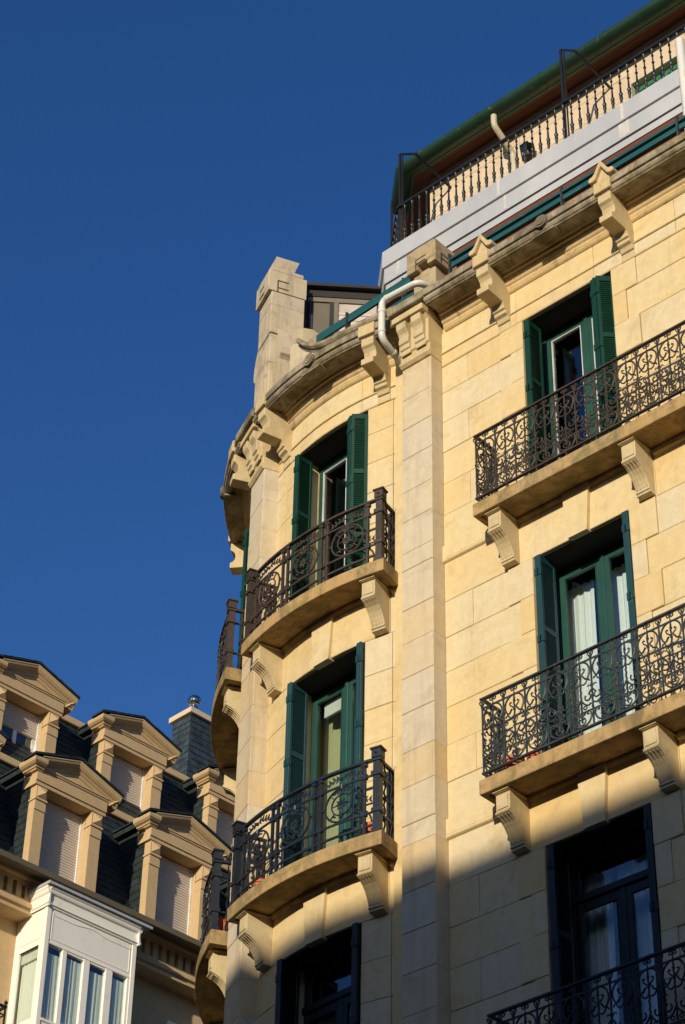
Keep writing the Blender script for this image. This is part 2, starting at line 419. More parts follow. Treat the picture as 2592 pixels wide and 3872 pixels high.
def console(F, uc, zb, parent, w=.175, name='balcony_bracket'):
    mb = MB(); h = w/2
    prof = [(0, -.165), (.345, -.165), (.345, -.195), (.315, -.20), (.315, -.395), (.335, -.405), (.335, -.425), (.31, -.44), (.275, -.455), (.225, -.485),
            (.18, -.53), (.145, -.58), (.12, -.635), (.105, -.68), (.115, -.69), (.115, -.705), (.095, -.715), (.10, -.725), (.10, -.738), (0, -.745)]
    mb.sweep(F, uc-h, uc+h, [(d, zb+z) for d, z in prof], tone=random.random())
    # sunk panel frame on the front block and flutes below
    mb.box(F, uc-h+.02, uc+h-.02, .31, .327, zb-.375, zb-.225, tone=.8)
    fl = [(.31, -.44), (.275, -.455), (.225, -.485), (.18, -.53), (.145, -.58), (.12, -.635), (.108, -.67)]
    for q in (-1, -.33, .33, 1):
        mb.tube([F(uc+q*h*.68, d+.002, zb+z) for d, z in fl], .009, 5, tone=.7)
    mb.box(F, uc-h-.012, uc+h+.012, 0, .36, zb-.19, zb-.168, tone=.9)
    return soften(build(name, mb, 'corbel', parent), .006)

def slab(F, ua, ub, zb, parent, curved, brk, name='balcony'):
    mb = MB(); n = 14 if curved else 1
    prof = [(-.02, -.21), (.03, -.21), (.05, -.185), (.05, -.15), (.325, -.15), (.335, -.172), (.395, -.172), (.40, -.165), (.40, -.02), (.392, -.004), (.38, 0), (-.02, .005)]
    # soffit is recessed: end borders keep the full depth
    mb.sweep(F, ua+.06, ub-.06, [(d, zb+z) for d, z in prof], n=n, tone=.4)
    for a, b in ((ua, ua+.06), (ub-.06, ub)):
        mb.sweep(F, a, b, [(-.02, zb-.172), (.395, zb-.172), (.40, zb-.165), (.40, zb-.02), (.392, zb-.004), (.38, zb), (-.02, zb+.005)], tone=.5)
    return build(name, mb, 'slab', parent)

# ---- iron railings
def arc(cx, cz, r, a0, a1, n=10, rx=None):
    rx = rx or r
    return [(cx+rx*cos(rad(a0+(a1-a0)*i/n)), cz+r*sin(rad(a0+(a1-a0)*i/n))) for i in range(n+1)]
def ring(mb, F, uc, zc, r, t, d, n=12, k=5, rx=None):
    rx = rx or r
    mb.tube([F(uc+rx*cos(2*pi*i/n), d, zc+r*sin(2*pi*i/n)) for i in range(n)], t, k, closed=True)
def leafy(mb, F, u, z, ang, L, d, wd=.35):
    c, s_ = cos(rad(ang)), sin(rad(ang))
    pts = [(0, 0), (.35*L, wd*L*.5), (L, 0), (.35*L, -wd*L*.5)]
    q = [(u+a*c-b*s_, z+a*s_+b*c) for a, b in pts]
    vs = [F(a, d+.006, b) for a, b in q]+[F(a, d-.006, b) for a, b in q]
    vs[1] = F(q[1][0], d+.002, q[1][1])
    mb.add(vs, [(0, 1, 2, 3), (7, 6, 5, 4), (0, 4, 5, 1), (1, 5, 6, 2), (2, 6, 7, 3), (3, 7, 4, 0)])
def scroll_railing(F0, ua, ub, zb, parent, mat, side=True):
    """wrought railing of bars, twisted spindles and scrolls"""
    mb = MB(); D = .355
    def T(F, pts, t, d=0, k=5): mb.tube([F(u, d, z) for u, z in pts], t, k)
    def bar(F, u):
        T(F, [(u, zb+.09), (u, zb+.93)], .0105, k=4)
        for z, r in ((.55, .02), (.30, .016), (.87, .014)): mb.ball(F(u, 0, zb+z), r, 6, 4)
        for s_ in (-1, 1): T(F, [(u+s_*.006, zb+.85), (u+s_*.012, zb+.885), (u+s_*.03, zb+.915), (u+s_*.034, zb+.94), (u+s_*.018, zb+.945), (u+s_*.014, zb+.93)], .0075)
    def motif(F, u):
        # twisted spindle
        z0, z1 = zb+.16, zb+.80; n = 30
        mb.tube([F(u+.004*cos(i*1.9), .004*sin(i*1.9), z0+(z1-z0)*i/n) for i in range(n+1)], .0105, 5)
        for z, r in ((.78, .017), (.68, .018), (.60, .014), (.40, .02), (.33, .014)): mb.ball(F(u, 0, zb+z), r, 6, 4)
        mb.tube([F(u, 0, zb+.80), F(u, 0, zb+.93)], .012, 6, r2=.004)
        ring(mb, F, u-.022, zb+.925, .017, .0075, 0, 8); ring(mb, F, u+.022, zb+.925, .017, .0075, 0, 8); ring(mb, F, u, zb+.945, .012, .005, 0, 6)
        # round arch under the second rail, ending in hooks
        for s_ in (-1, 1):
            pts = arc(u, zb+.735, .122, 90, 90-s_*118, 10, .118)
            e = pts[-1]; pts += [(e[0]-s_*.018, e[1]-.035), (e[0]-s_*.045, e[1]-.03), (e[0]-s_*.06, e[1]-.005), (e[0]-s_*.075, e[1]+.012)]
            T(F, pts, .0105)
            T(F, [(u+s_*.012, zb+.70), (u+s_*.03, zb+.72), (u+s_*.05, zb+.735), (u+s_*.06, zb+.76), (u+s_*.045, zb+.775), (u+s_*.036, zb+.762)], .0085)
            T(F, [(u+s_*.012, zb+.60), (u+s_*.035, zb+.585), (u+s_*.065, zb+.60), (u+s_*.08, zb+.63), (u+s_*.105, zb+.63), (u+s_*.112, zb+.61)], .009)
            # lower C scroll
            T(F, [(u+s_*.13, zb+.50), (u+s_*.105, zb+.47)]+arc(u+s_*.082, zb+.425, .036, 70 if s_ > 0 else 110, (70-300) if s_ > 0 else (110+300), 10), .0095)
            T(F, [(u+s_*.012, zb+.40), (u+s_*.03, zb+.37), (u+s_*.055, zb+.345), (u+s_*.085, zb+.33), (u+s_*.12, zb+.345)], .0095)
            ring(mb, F, u+s_*.045, zb+.315, .02, .0075, 0, 8)
            T(F, [(u+s_*.135, zb+.52), (u+s_*.12, zb+.545), (u+s_*.10, zb+.56), (u+s_*.085, zb+.545)], .0075)
            # bottom basket
            pts = arc(u, zb+.215, .105, -90, -90+s_*115, 9, .115); e = pts[-1]
            pts += [(e[0]-s_*.02, e[1]+.01), (e[0]-s_*.04, e[1]), (e[0]-s_*.036, e[1]-.022), (e[0]-s_*.02, e[1]-.022)]
            T(F, pts, .0105)
            T(F, [(u, zb+.13), (u+s_*.03, zb+.145), (u+s_*.045, zb+.175), (u+s_*.03, zb+.205), (u+s_*.008, zb+.19)], .009)
            leafy(mb, F, u+s_*.012, zb+.235, 90-s_*55, .05, 0, .5)
        leafy(mb, F, u, zb+.255, -90, .07, 0, .5)
    F = lambda u, d, z: F0(u, D+d, z)
    p = .274; L = ub-ua; n = int(round(L/p)); p = L/n
    for i in range(n+1): bar(F, ua+i*p)
    for i in range(n): motif(F, ua+(i+.5)*p)
    def rails(F, a, b):
        mb.box(F, a-.02, b+.02, -.018, .022, zb+.955, zb+.975); mb.box(F, a, b, -.005, .005, zb+.845, zb+.865)
        mb.box(F, a, b, -.005, .005, zb+.262, zb+.278); mb.box(F, a-.015, b+.015, -.016, .018, zb+.072, zb+.092)
    rails(F, ua, ub)
    for i in range(int(L/.4)+1):
        mb.tube([F(ua+.03+i*.4, 0, zb-.004), F(ua+.03+i*.4, 0, zb+.08)], .012, 5)
    for ue in ((ua, ub) if side else ()):
        G = lambda q, d, z, ue=ue: F0(ue+d, D-q, z)
        mb.box(G, 0.02, D, -.018, .022, zb+.955, zb+.975); mb.box(G, 0, D, -.005, .005, zb+.845, zb+.865)
        mb.box(G, 0, D, -.005, .005, zb+.262, zb+.278); mb.box(G, 0, D, -.014, .014, zb+.072, zb+.092)
        motif(G, .137); bar(G, .274)
        mb.tube([G(D-.02, 0, zb), G(D-.02, 0, zb+.96)], .01, 4)
    return build('railing', mb, mat, parent)

def medal_railing(F0, zb, parent, mat, hw=1.03):
    """tower railing: square posts, bar pairs and three wreath medallions"""
    mb = MB(); D = .345
    F = lambda u, d, z: F0(u, D+d, z)
    nseg = 18
    def rail(z, t, tt, a=-hw, b=hw):
        mb.box(F, a, b, -tt, tt, zb+z, zb+z+t, n=nseg)
    rail(.885, .028, .022); rail(.70, .022, .008); rail(.255, .022, .008); rail(.10, .024, .009)
    def post(u, w=.037):
        G = F
        mb.box(G, u-w, u+w, -w, w, zb-.004, zb+.98)
        for z0, z1, e in ((.0, .05, .012), (.24, .29, .012), (.68, .735, .016), (.86, .885, .014), (.90, 1.0, .013), (1.0, 1.02, .026)):
            mb.box(G, u-w-e, u+w+e, -w-e, w+e, zb+z0, zb+z1)
        for q in (-.6, 0, .6):
            mb.box(G, u+q*w-.005, u+q*w+.005, w, w+.006, zb+.31, zb+.66)
        mb.ball(G(u, w+.022, zb+.95), .014, 6, 4)
    for u in (-hw, hw): post(u)
    def bar(u):
        mb.box(F, u-.014, u+.014, -.014, .014, zb-.004, zb+.89)
        for z in (.705, .26): mb.box(F, u-.03, u+.03, -.02, .022, zb+z-.022, zb+z+.042)
        mb.box(F, u-.028, u+.028, -.022, .022, zb+.84, zb+.875); mb.box(F, u-.022, u+.022, -.018, .018, zb+0, zb+.03)
        mb.ball(F(u, .0, zb+.48), .024, 6, 4)
    for c in (-.615, 0, .615):
        for s_ in (-1, 1): bar(c+s_*.265)
        ring(mb, F, c, zb+.485, .205, .0125, 0, 26, 6); ring(mb, F, c, zb+.485, .125, .0095, 0, 20, 5)
        for a in range(45, 360, 90):
            mb.tube([F(c+.125*cos(rad(a)), 0, zb+.485+.125*sin(rad(a))), F(c+.205*cos(rad(a)), 0, zb+.485+.205*sin(rad(a)))], .008, 4)
        for s_ in (-1, 1):
            mb.tube([F(c+s_*.2, 0, zb+.485), F(c+s_*.265, 0, zb+.485)], .014, 5)
            mb.tube([F(c+s_*.03, 0, zb+.485), F(c+s_*.125, 0, zb+.485)], .006, 4)
        for a in range(0, 360, 45):
            leafy(mb, F, c+.012*cos(rad(a)), zb+.485+.012*sin(rad(a)), a+8, .062, .01, .6)
        mb.ball(F(c, .018, zb+.485), .016, 6, 4)
        # garlands at top and foot of the wreath and under the hand rail
        for zc, sg in ((.655, -1), (.325, 1)):
            mb.ball(F(c, .012, zb+zc), .02, 6, 4)
            for a in range(-70, 71, 28):
                leafy(mb, F, c+.02*sin(rad(a)), zb+zc, 90*sg+a, .055, .012, .55)
            for s_ in (-1, 1):
                leafy(mb, F, c+s_*.06, zb+zc+sg*.02, 90*sg-s_*sg*75, .05, .012, .5)
        mb.tube([F(c, .01, zb+.72), F(c, .01, zb+.66)], .012, 5)
        for s_ in (-1, 1):
            mb.tube([F(c+s_*x, .004, zb+.79+.018*sin(x*26)) for x in [i*.026 for i in range(9)]], .006, 4)
            for i in range(4):
                x = .035+i*.048
                leafy(mb, F, c+s_*x, zb+.79+.018*sin(x*26), 90-s_*38, .055, .006, .45); leafy(mb, F, c+s_*x, zb+.79+.018*sin(x*26), -90+s_*38, .055, .006, .45)
        mb.ball(F(c, .01, zb+.79), .022, 6, 4)
    # side returns with a barley twist bar and a plain bar
    for ue, s_ in ((-hw, -1), (hw, 1)):
        G = lambda q, d, z, ue=ue: F0(ue+d, D-q, z)
        mb.box(G, .03, D, -.02, .02, zb+.885, zb+.913); 
        for z in (.70, .255): mb.box(G, .03, D, -.008, .008, zb+z, zb+z+.022)
        n = 26
        for q, t in ((.14, .011), (.26, .014)):
            mb.tube([G(q+.007*cos(i*1.4)*(q < .2), .007*sin(i*1.4), zb+.88*i/n) for i in range(n+1)], t, 4)
            mb.ball(G(q, 0, zb+.48), .026, 6, 4)
            for z in (.74, .22): mb.ball(G(q, 0, zb+z), .022, 6, 4)
        mb.box(G, D-.04, D-.01, -.015, .015, zb, zb+.89)
    return build('railing', mb, mat, parent)

# ---- windows and shutters
def leaf_mesh(mb, G, w, h, t=.034, st=.055):
    """louvred leaf in local frame G(u across, d thickness, z)"""
    for a, b in ((0, st), (w-st, w)): mb.box(G, a, b, 0, t, 0, h, ch=.004)
    for a, b in ((0, .09), (h*.27, h*.27+.07), (h*.64, h*.64+.07), (h-.075, h)): mb.box(G, st, w-st, .002, t-.002, a, b)
    for a, b in ((.09, h*.27), (h*.27+.07, h*.64), (h*.64+.07, h-.075)):
        n = int((b-a)/.03)
        for i in range(n):
            z = a+(b-a)*(i+.5)/n
            vs = []
            for u in (st, w-st): vs += [G(u, t-.004, z-.024), G(u, t-.001, z-.018), G(u, .007, z+.024), G(u, .003, z+.018)]
            mb.add(vs, [(0, 1, 5, 4), (1, 2, 6, 5), (2, 3, 7, 6), (3, 0, 4, 7)])
def hinge(mb, G, z):
    mb.box(G, -.008, .03, -.006, .045, z-.045, z+.045)
def shutter(F, u, d, ang, w, h, z, parent, mat):
    """leaf hinged at (u, d) turned by ang from the wall plane"""
    c, s_ = cos(rad(ang)), sin(rad(ang))
    G = lambda a, b, zz: F(u+a*c-b*s_, d+a*s_+b*c, z+zz)
    mb = MB(); leaf_mesh(mb, G, w, h, st=.042 if w < .29 else .055)
    for zz in (.25, h*.6, h-.22): hinge(mb, G, zz)
    return build('shutter', mb, mat, parent)
def curtain_mesh(F, ua, ub, d, z0, z1, amp=.03, per=.11):
    mb = MB(); n = int((ub-ua)/.014); vs = []; fs = []
    ph = random.random()*6
    for i in range(n+1):
        u = ua+(ub-ua)*i/n; a = amp*(sin(u*2*pi/per+ph)+.45*sin(u*2*pi/(per*.43)+1.3))
        for z in (z0, (z0+z1)/2, z1): vs.append(F(u+.006*sin(z*3+ph), d+a*(1-.35*(z-z0)/(z1-z0)), z))
    for i in range(n):
        for j in range(2): fs.append((i*3+j, i*3+3+j, i*3+4+j, i*3+1+j))
    mb.add(vs, fs); return mb
def window(F, zb, head, parent, mat='frame_green', transom=False, curtain='full', shut='perp', smat='shutter_worn', W=1.27, openleaf=False):
    hw = W/2; fd = -.35
    mb = MB(); zt = zb+head
    ow, iw = .055, .085
    z0 = zb+.03
    # outer frame
    mb.box(F, -hw, -hw+ow, fd-.07, fd, z0, zt-.001, ch=.004); mb.box(F, hw-ow, hw, fd-.07, fd, z0, zt-.001, ch=.004)
    mb.box(F, -hw+ow, hw-ow, fd-.07, fd-.002, zt-.06, zt-.001); mb.box(F, -hw+ow+.001, hw-ow-.001, fd-.09, fd+.01, zb, zb+.045)
    ztop = zt-.06
    if transom:
        mb.box(F, -hw+ow, hw-ow, fd-.075, fd+.02, zt-.52, zt-.44, ch=.008)
        mb.box(F, -hw+ow, hw-ow, fd-.05, fd-.012, zt-.115, zt-.06)
        for s_ in (-1, 1): mb.box(F, s_*(hw-ow)-(0 if s_ < 0 else .06), s_*(hw-ow)+(.06 if s_ < 0 else 0), fd-.05, fd-.014, zt-.44, zt-.115)
        ztop = zt-.52
    # sashes
    rail = .085
    for s_ in (-1, 1):
        a, b = (-hw+ow+.002, -.004) if s_ < 0 else (.004, hw-ow-.002)
        o_, i_ = .075, .078
        a1, b1 = (a+o_, b-i_) if s_ < 0 else (a+i_, b-o_)
        mb.box(F, a, a1, fd-.055, fd-.008, z0+.02, ztop-.002, ch=.006); mb.box(F, b1, b, fd-.055, fd-.008, z0+.02, ztop-.002, ch=.006)
        mb.box(F, a1, b1, fd-.053, fd-.010, ztop-rail, ztop-.003); mb.box(F, a1, b1, fd-.053, fd-.010, z0+.02, z0+.55)
        mb.box(F, a1+.05, b1-.05, fd-.02, fd-.004, z0+.12, z0+.47, ch=.008)
    mb.box(F, -.028, .028, fd-.01, fd+.008, z0+.02, ztop-.004, ch=.008)
    wo = build('window', mb, mat, parent)
    # panes
    for s_ in (-1, 1):
        a, b = (-hw+ow+.077, -.082) if s_ < 0 else (.082, hw-ow-.077)
        g = MB(); g.box(F, a-.004, b+.004, fd-.036, fd-.030, z0+.545, ztop-rail+.004); build('pane', g, 'glass', wo)
        bd = MB()
        for q in (a, b-.008): bd.box(F, q, q+.008, fd-.030, fd-.006, z0+.55, ztop-rail)
        bd.box(F, a+.008, b-.008, fd-.030, fd-.007, ztop-rail-.010, ztop-rail)
        build('glazing_bead', bd, 'white_pvc' if openleaf else mat, wo)
    if transom:
        g = MB(); g.box(F, -hw+ow+.06, hw-ow-.06, fd-.036, fd-.030, zt-.44, zt-.115); build('pane', g, 'glass', wo)
    # room behind
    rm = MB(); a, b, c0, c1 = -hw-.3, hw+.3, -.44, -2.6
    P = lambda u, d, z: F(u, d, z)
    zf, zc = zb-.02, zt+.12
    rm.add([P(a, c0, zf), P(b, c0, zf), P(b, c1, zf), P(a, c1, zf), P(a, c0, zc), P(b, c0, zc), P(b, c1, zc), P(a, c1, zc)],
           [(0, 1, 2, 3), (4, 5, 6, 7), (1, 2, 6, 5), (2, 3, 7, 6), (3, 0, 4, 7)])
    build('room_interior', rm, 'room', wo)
    if curtain == 'full':
        for a, b in ((-.80, -.30), (-.24, .22), (.24, .62)):
            build('curtain', curtain_mesh(F, a, b, fd-.26, zb+.05, zt-.10, .016, .10), 'curtain', wo)
    if curtain == 'lace':
        build('curtain', curtain_mesh(F, -.58, .58, fd-.2, zb+.05, zt-.55, .018, .13), 'lace', wo)
    if curtain == 'blind':
        g = MB(); g.box(F, -.46, -.10, fd-.12, fd-.09, zt-.33, zt-.14); g.box(F, .10, .46, fd-.12, fd-.09, zt-.33, zt-.14); build('roller_blind', g, 'blind', wo)
        build('curtain', curtain_mesh(F, -.86, -.22, fd-.3, zb+.05, zt-.10, .03, .17), 'drape', wo)
        build('curtain', curtain_mesh(F, -.20, .02, fd-.26, zb+.05, zt-.10, .02, .12), 'curtain', wo)
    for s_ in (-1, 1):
        jl = MB(); a_, b_ = sorted((s_*(hw-.0015), s_*(hw-.016))); jl.box(F, a_, b_, -.348, -.035, zb+.02, zt-.016); build('jamb_shade_sheet', jl, 'reveal_shade_brown' if mat == 'frame_dark' else 'reveal_shade_green', wo)  # dark sheets added so the sunlit reveal sides read as black
    hb = MB(); hb.box(F, -hw+.002, hw-.002, -.348, -.03, zt-.014, zt-.0015); build('head_shade_sheet', hb, 'reveal_shade_brown', wo)  # dark sheet added under the lintel, stands in for its soffit shade
    # shutters
    h = head-(.11 if shut == 'fold' else .05); zs = zb+.035
    if shut == 'perp':
        for k in range(2):
            shutter(F, -hw+.005+.038*(k+1), .03, -90, .27, h, zs, wo, smat)
            shutter(F, hw-.115+.038*(k+1), .03, -90, .27, h, zs, wo, smat)
    elif shut == 'fold':
        for k in range(2): shutter(F, -hw+.02+.036*(k+1), .06, -90, .245, h, zs, wo, smat)
        shutter(F, hw-.225, .095, -88, .25, h, zs, wo, smat); shutter(F, hw-.187, .11, -88, .25, h, zs, wo, smat)
        shutter(F, hw-.150, .10, -46, .20, h, zs, wo, smat)
    return wo

# ---- flat facade: wings of masonry with two window axes
AX = [2.315, 5.915]
ZTOP = 20.32
wallm = MB(); back = MB()
for zb, head in FL:
    wins = [(a-.635, a+.635) for a in AX]
    masonry(wallm, WALL, .448, 8.4, wins, zb, head, par=0 if zb != 17.1 else 0, joints=(.84,))
    backing(back, WALL, -.30, 8.4, wins, zb, head, zb+3.5 if zb < 17 else 20.6)
    top = zb+3.3 if zb < 17 else zb+2.86
    # zone above the heads
    cuts = [.448]
    for a in AX: cuts += [a-.99, a-.33*0-.99+.0]
    def blk(a, b, z0, z1, d=0.0):
        wallm.box(WALL, a+.002, b-.002, -.06, d+rnd(.002), z0+.0015, z1-.0015, tone=random.random(), ch=.006)
    if zb < 17:
        for a0, a1 in ((.448, AX[0]-.99), (AX[0]+.99, AX[1]-.99), (AX[1]+.99, 8.4)):
            m = max(1, int(round((a1-a0)/.8)))
            for q in range(m): blk(a0+(a1-a0)*q/m, a0+(a1-a0)*(q+1)/m, zb+head, zb+3.28)
        for a in AX:
            blk(a-.99, a+.99, zb+head, zb+3.5, .004)
            wallm.plate(WALL, [(a-.125, zb+head-.02), (a+.125, zb+head-.02), (a+.175, zb+3.34), (a-.175, zb+3.34)], -.02, .055, tone=.5)
        # string course between the pilaster and the brackets
        sc = [(-.05, 3.26), (.0, 3.265), (.022, 3.275), (.034, 3.285), (.036, 3.30), (.024, 3.312), (.03, 3.325), (.03, 3.498), (-.05, 3.499)]
        for a0, a1 in ((.449, AX[0]-1.005), (AX[0]+1.005, AX[1]-1.005), (AX[1]+1.005, 8.4)):
            wallm.sweep(WALL, a0, a1, [(d, zb+z) for d, z in sc], tone=.5)
    else:
        z = zb+head
        for i, (za, zc, d) in enumerate(((z, z+.02, .012), (z+.0205, z+.2, .004), (z+.2005, z+.225, .022), (z+.2255, ZTOP, 0))):
            m = 7; 
            for q in range(m): blk(.448+7.95*q/m, .448+7.95*(q+1)/m, za, zc, d)
wallm.box(WALL, .448, 8.4, -.6, 0, 3.9, 6.58, tone=.4); back.box(WALL, -.2, 8.4, -.6, -.02, .1, 3.9)
build('wall', wallm, 'ashlar', B); build('wall', back, 'ashlar', B)

# floor by floor: balcony slab, brackets, railing, window
IR = {6.6: 'iron_dark', 10.1: 'iron_black', 13.6: 'iron_weather', 17.1: 'iron_rust'}
for zb, head in FL:
    if zb > 6.7:
        so_ = slab(WALL, 1.195, 7.04, zb, B, False, None)
        for a in AX:
            for s_ in (-1, 1): console(WALL, a+s_*.895, zb, so_)
        scroll_railing(WALL, 1.222, 7.01, zb, so_, IR[zb])
    for i, a in enumerate(AX):
        window(flat(a), zb, head, B, mat='frame_dark' if zb < 13 else 'frame_green', transom=zb < 13,
               curtain={6.6: 'lace', 10.1: 'full', 13.6: 'full', 17.1: None}[zb], shut='fold' if zb > 17 else 'perp',
               smat={6.6: 'frame_dark', 10.1: 'frame_dark', 13.6: 'shutter_worn', 17.1: 'shutter_green'}[zb], openleaf=zb > 17)

# ---- pilaster on the seam, pier on the tower
def pilaster(F, w, parent, zt=19.86, dd=.2, shift=0.0):
    mb = MB(); zs = [.1]; z = .55
    zj = []
    for zb in (-.4, 3.1, 6.6, 10.1, 13.6, 17.1):
        zj += [zb+c for c in (0, .45, .88, 1.37, 1.82, 2.27, 2.72, 3.26)]
    zj = [z for z in zj if .1 < z < zt-.1]+[zt]
    a = .1
    for z in zj:
        mb.box(F, shift+.0, shift+w, -.25, dd+rnd(.003), a+.001, z-.001, tone=random.random(), ch=.007); a = z
    return build('pilaster', mb, 'pale', parent)
pilaster(WALL, .448, B)
F25 = tang(24.75)
pilaster(F25, .45, B, shift=-.225)
F66 = tang(66.5); pilaster(F66, .45, B, shift=-.225)
def capital(F, uc, parent):
    """flared pilaster head with stepped consoles"""
    mb = MB(); w = .232
    prof = [(-.1, 19.86), (.215, 19.86), (.235, 19.885), (.25, 19.90), (.25, 19.93), (.225, 19.95), (.225, 20.05), (.25, 20.06), (.25, 20.42), (.33, 20.50), (.37, 20.54), (.37, 20.60), (-.1, 20.60)]
    mb.sweep(F, uc-w, uc+w, prof, tone=.5)
    for s_ in (-1, 1):
        c = uc+s_*.115
        p2 = [(.24, 20.02), (.262, 20.02), (.262, 20.09), (.285, 20.095), (.285, 20.16), (.31, 20.17), (.312, 20.24), (.30, 20.27), (.315, 20.32), (.355, 20.37), (.36, 20.42), (.36, 20.47), (.24, 20.47)]
        mb.sweep(F, c-.075, c+.075, p2, tone=.8)
    mb.box(F, uc-w-.012, uc+w+.012, -.1, .38, 20.485, 20.575, tone=.6)
    return soften(build('capital', mb, 'corbel', parent), .012)
capital(WALL, .224, B); capital(F25, 0, B); capital(F66, 0, B)

# ---- cornice
CP = [(-.05, 20.30), (.012, 20.315), (.03, 20.33), (.05, 20.37), (.05, 20.395), (.07, 20.41), (.095, 20.455), (.10, 20.49), (.13, 20.50), (.13, 20.53), (.16, 20.545), (.30, 20.545),
      (.335, 20.515), (.375, 20.515), (.38, 20.525), (.40, 20.535), (.415, 20.56), (.405, 20.60), (.385, 20.615), (.42, 20.62), (.425, 20.63), (.425, 20.715), (.405, 20.73), (-.05, 20.80)]
BED = [(-.05, 20.30)]+CP[1:11]+[(.16, 20.56), (-.05, 20.56)]
CROWN = [(.02, 20.5465), (.30, 20.5465)]+CP[12:]+[(.02, 20.79)]
def cornice(F, ua, ub, n):
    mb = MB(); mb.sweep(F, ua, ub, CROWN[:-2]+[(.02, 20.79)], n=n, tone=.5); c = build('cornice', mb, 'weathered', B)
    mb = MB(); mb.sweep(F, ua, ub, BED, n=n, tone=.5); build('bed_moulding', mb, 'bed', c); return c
def corbel(F, uc, parent, pin=True):
    mb = MB(); h = .088
    prof = [(-.02, 20.53), (.41, 20.53), (.41, 20.415), (.375, 20.39), (.345, 20.35), (.335, 20.30), (.345, 20.25), (.375, 20.215), (.41, 20.205), (.41, 20.115), (.145, 20.105),
            (.125, 20.07), (.125, 20.025), (.095, 20.015), (.095, 19.975), (.05, 19.955), (.03, 19.90), (-.02, 19.89)]
    mb.sweep(F, uc-h, uc+h, prof, tone=.6)
    mb.box(F, uc-h-.002, uc+h+.002, -.02, .018, 19.78, 19.888, tone=.4)
    # broken-forward fascia over the corbel
    mb.sweep(F, uc-.115, uc+.115, [(.3, 20.552), (.44, 20.552), (.445, 20.56), (.445, 20.72), (.43, 20.735), (.3, 20.76)], tone=.3)
    return soften(build('cornice_bracket', mb, 'corbel', parent), .012)
def pinnacle(F, uc, parent):
    mb = MB()
    mb.plate(F, [(uc-.105, 20.74), (uc+.105, 20.74), (uc+.09, 20.80), (uc, 20.99), (uc-.09, 20.80)], .05, .40, tone=.9)
    for s_ in (-1, 1):
        a = [(0, 21.055), (.045, 20.97), (.09, 20.885), (.12, 20.855), (.155, 20.85), (.178, 20.825), (.178, 20.79), (.155, 20.768), (.12, 20.768), (.085, 20.79), (.045, 20.865), (0, 20.955)]
        mb.plate(F, [(uc+s_*u, z) for u, z in a], .05, .45, tone=.4)
    return soften(build('pinnacle', mb, 'corbel', parent), .016)
def disc(F, uc, parent):
    mb = MB(); n = 16
    mb.plate(F, [(uc+.088*cos(2*pi*i/n), 20.645+.088*sin(2*pi*i/n)) for i in range(n)], .30, .455, tone=.2)
    mb.plate(F, [(uc+.062*cos(2*pi*i/n), 20.645+.062*sin(2*pi*i/n)) for i in range(n)], .44, .466, tone=.6)
    mb.box(F, uc-.16, uc+.16, .25, .405, 20.49, 20.515, tone=.4)
    return build('cornice_disc', mb, 'weathered', parent)
ck = cornice(WALL, .52, 8.4, 1)
for a in AX:
    for s_ in (-1, 1): corbel(WALL, a+s_*.895, ck)
    disc(WALL, a+.02, ck)
for x in (1.43, 3.21, 5.03, 6.81): pinnacle(WALL, x, ck)
# cornice blocks above pilaster and piers
def capblock(F, ua, ub):
    mb = MB(); mb.sweep(F, ua, ub, [(-.1, 20.60), (.42, 20.60), (.43, 20.61), (.43, 20.715), (.405, 20.73), (-.1, 20.80)], n=1, tone=.5); return build('cornice', mb, 'weathered', B)
capblock(WALL, -.04, .52); capblock(F25, -.30, .30); capblock(F66, -.3, .3)

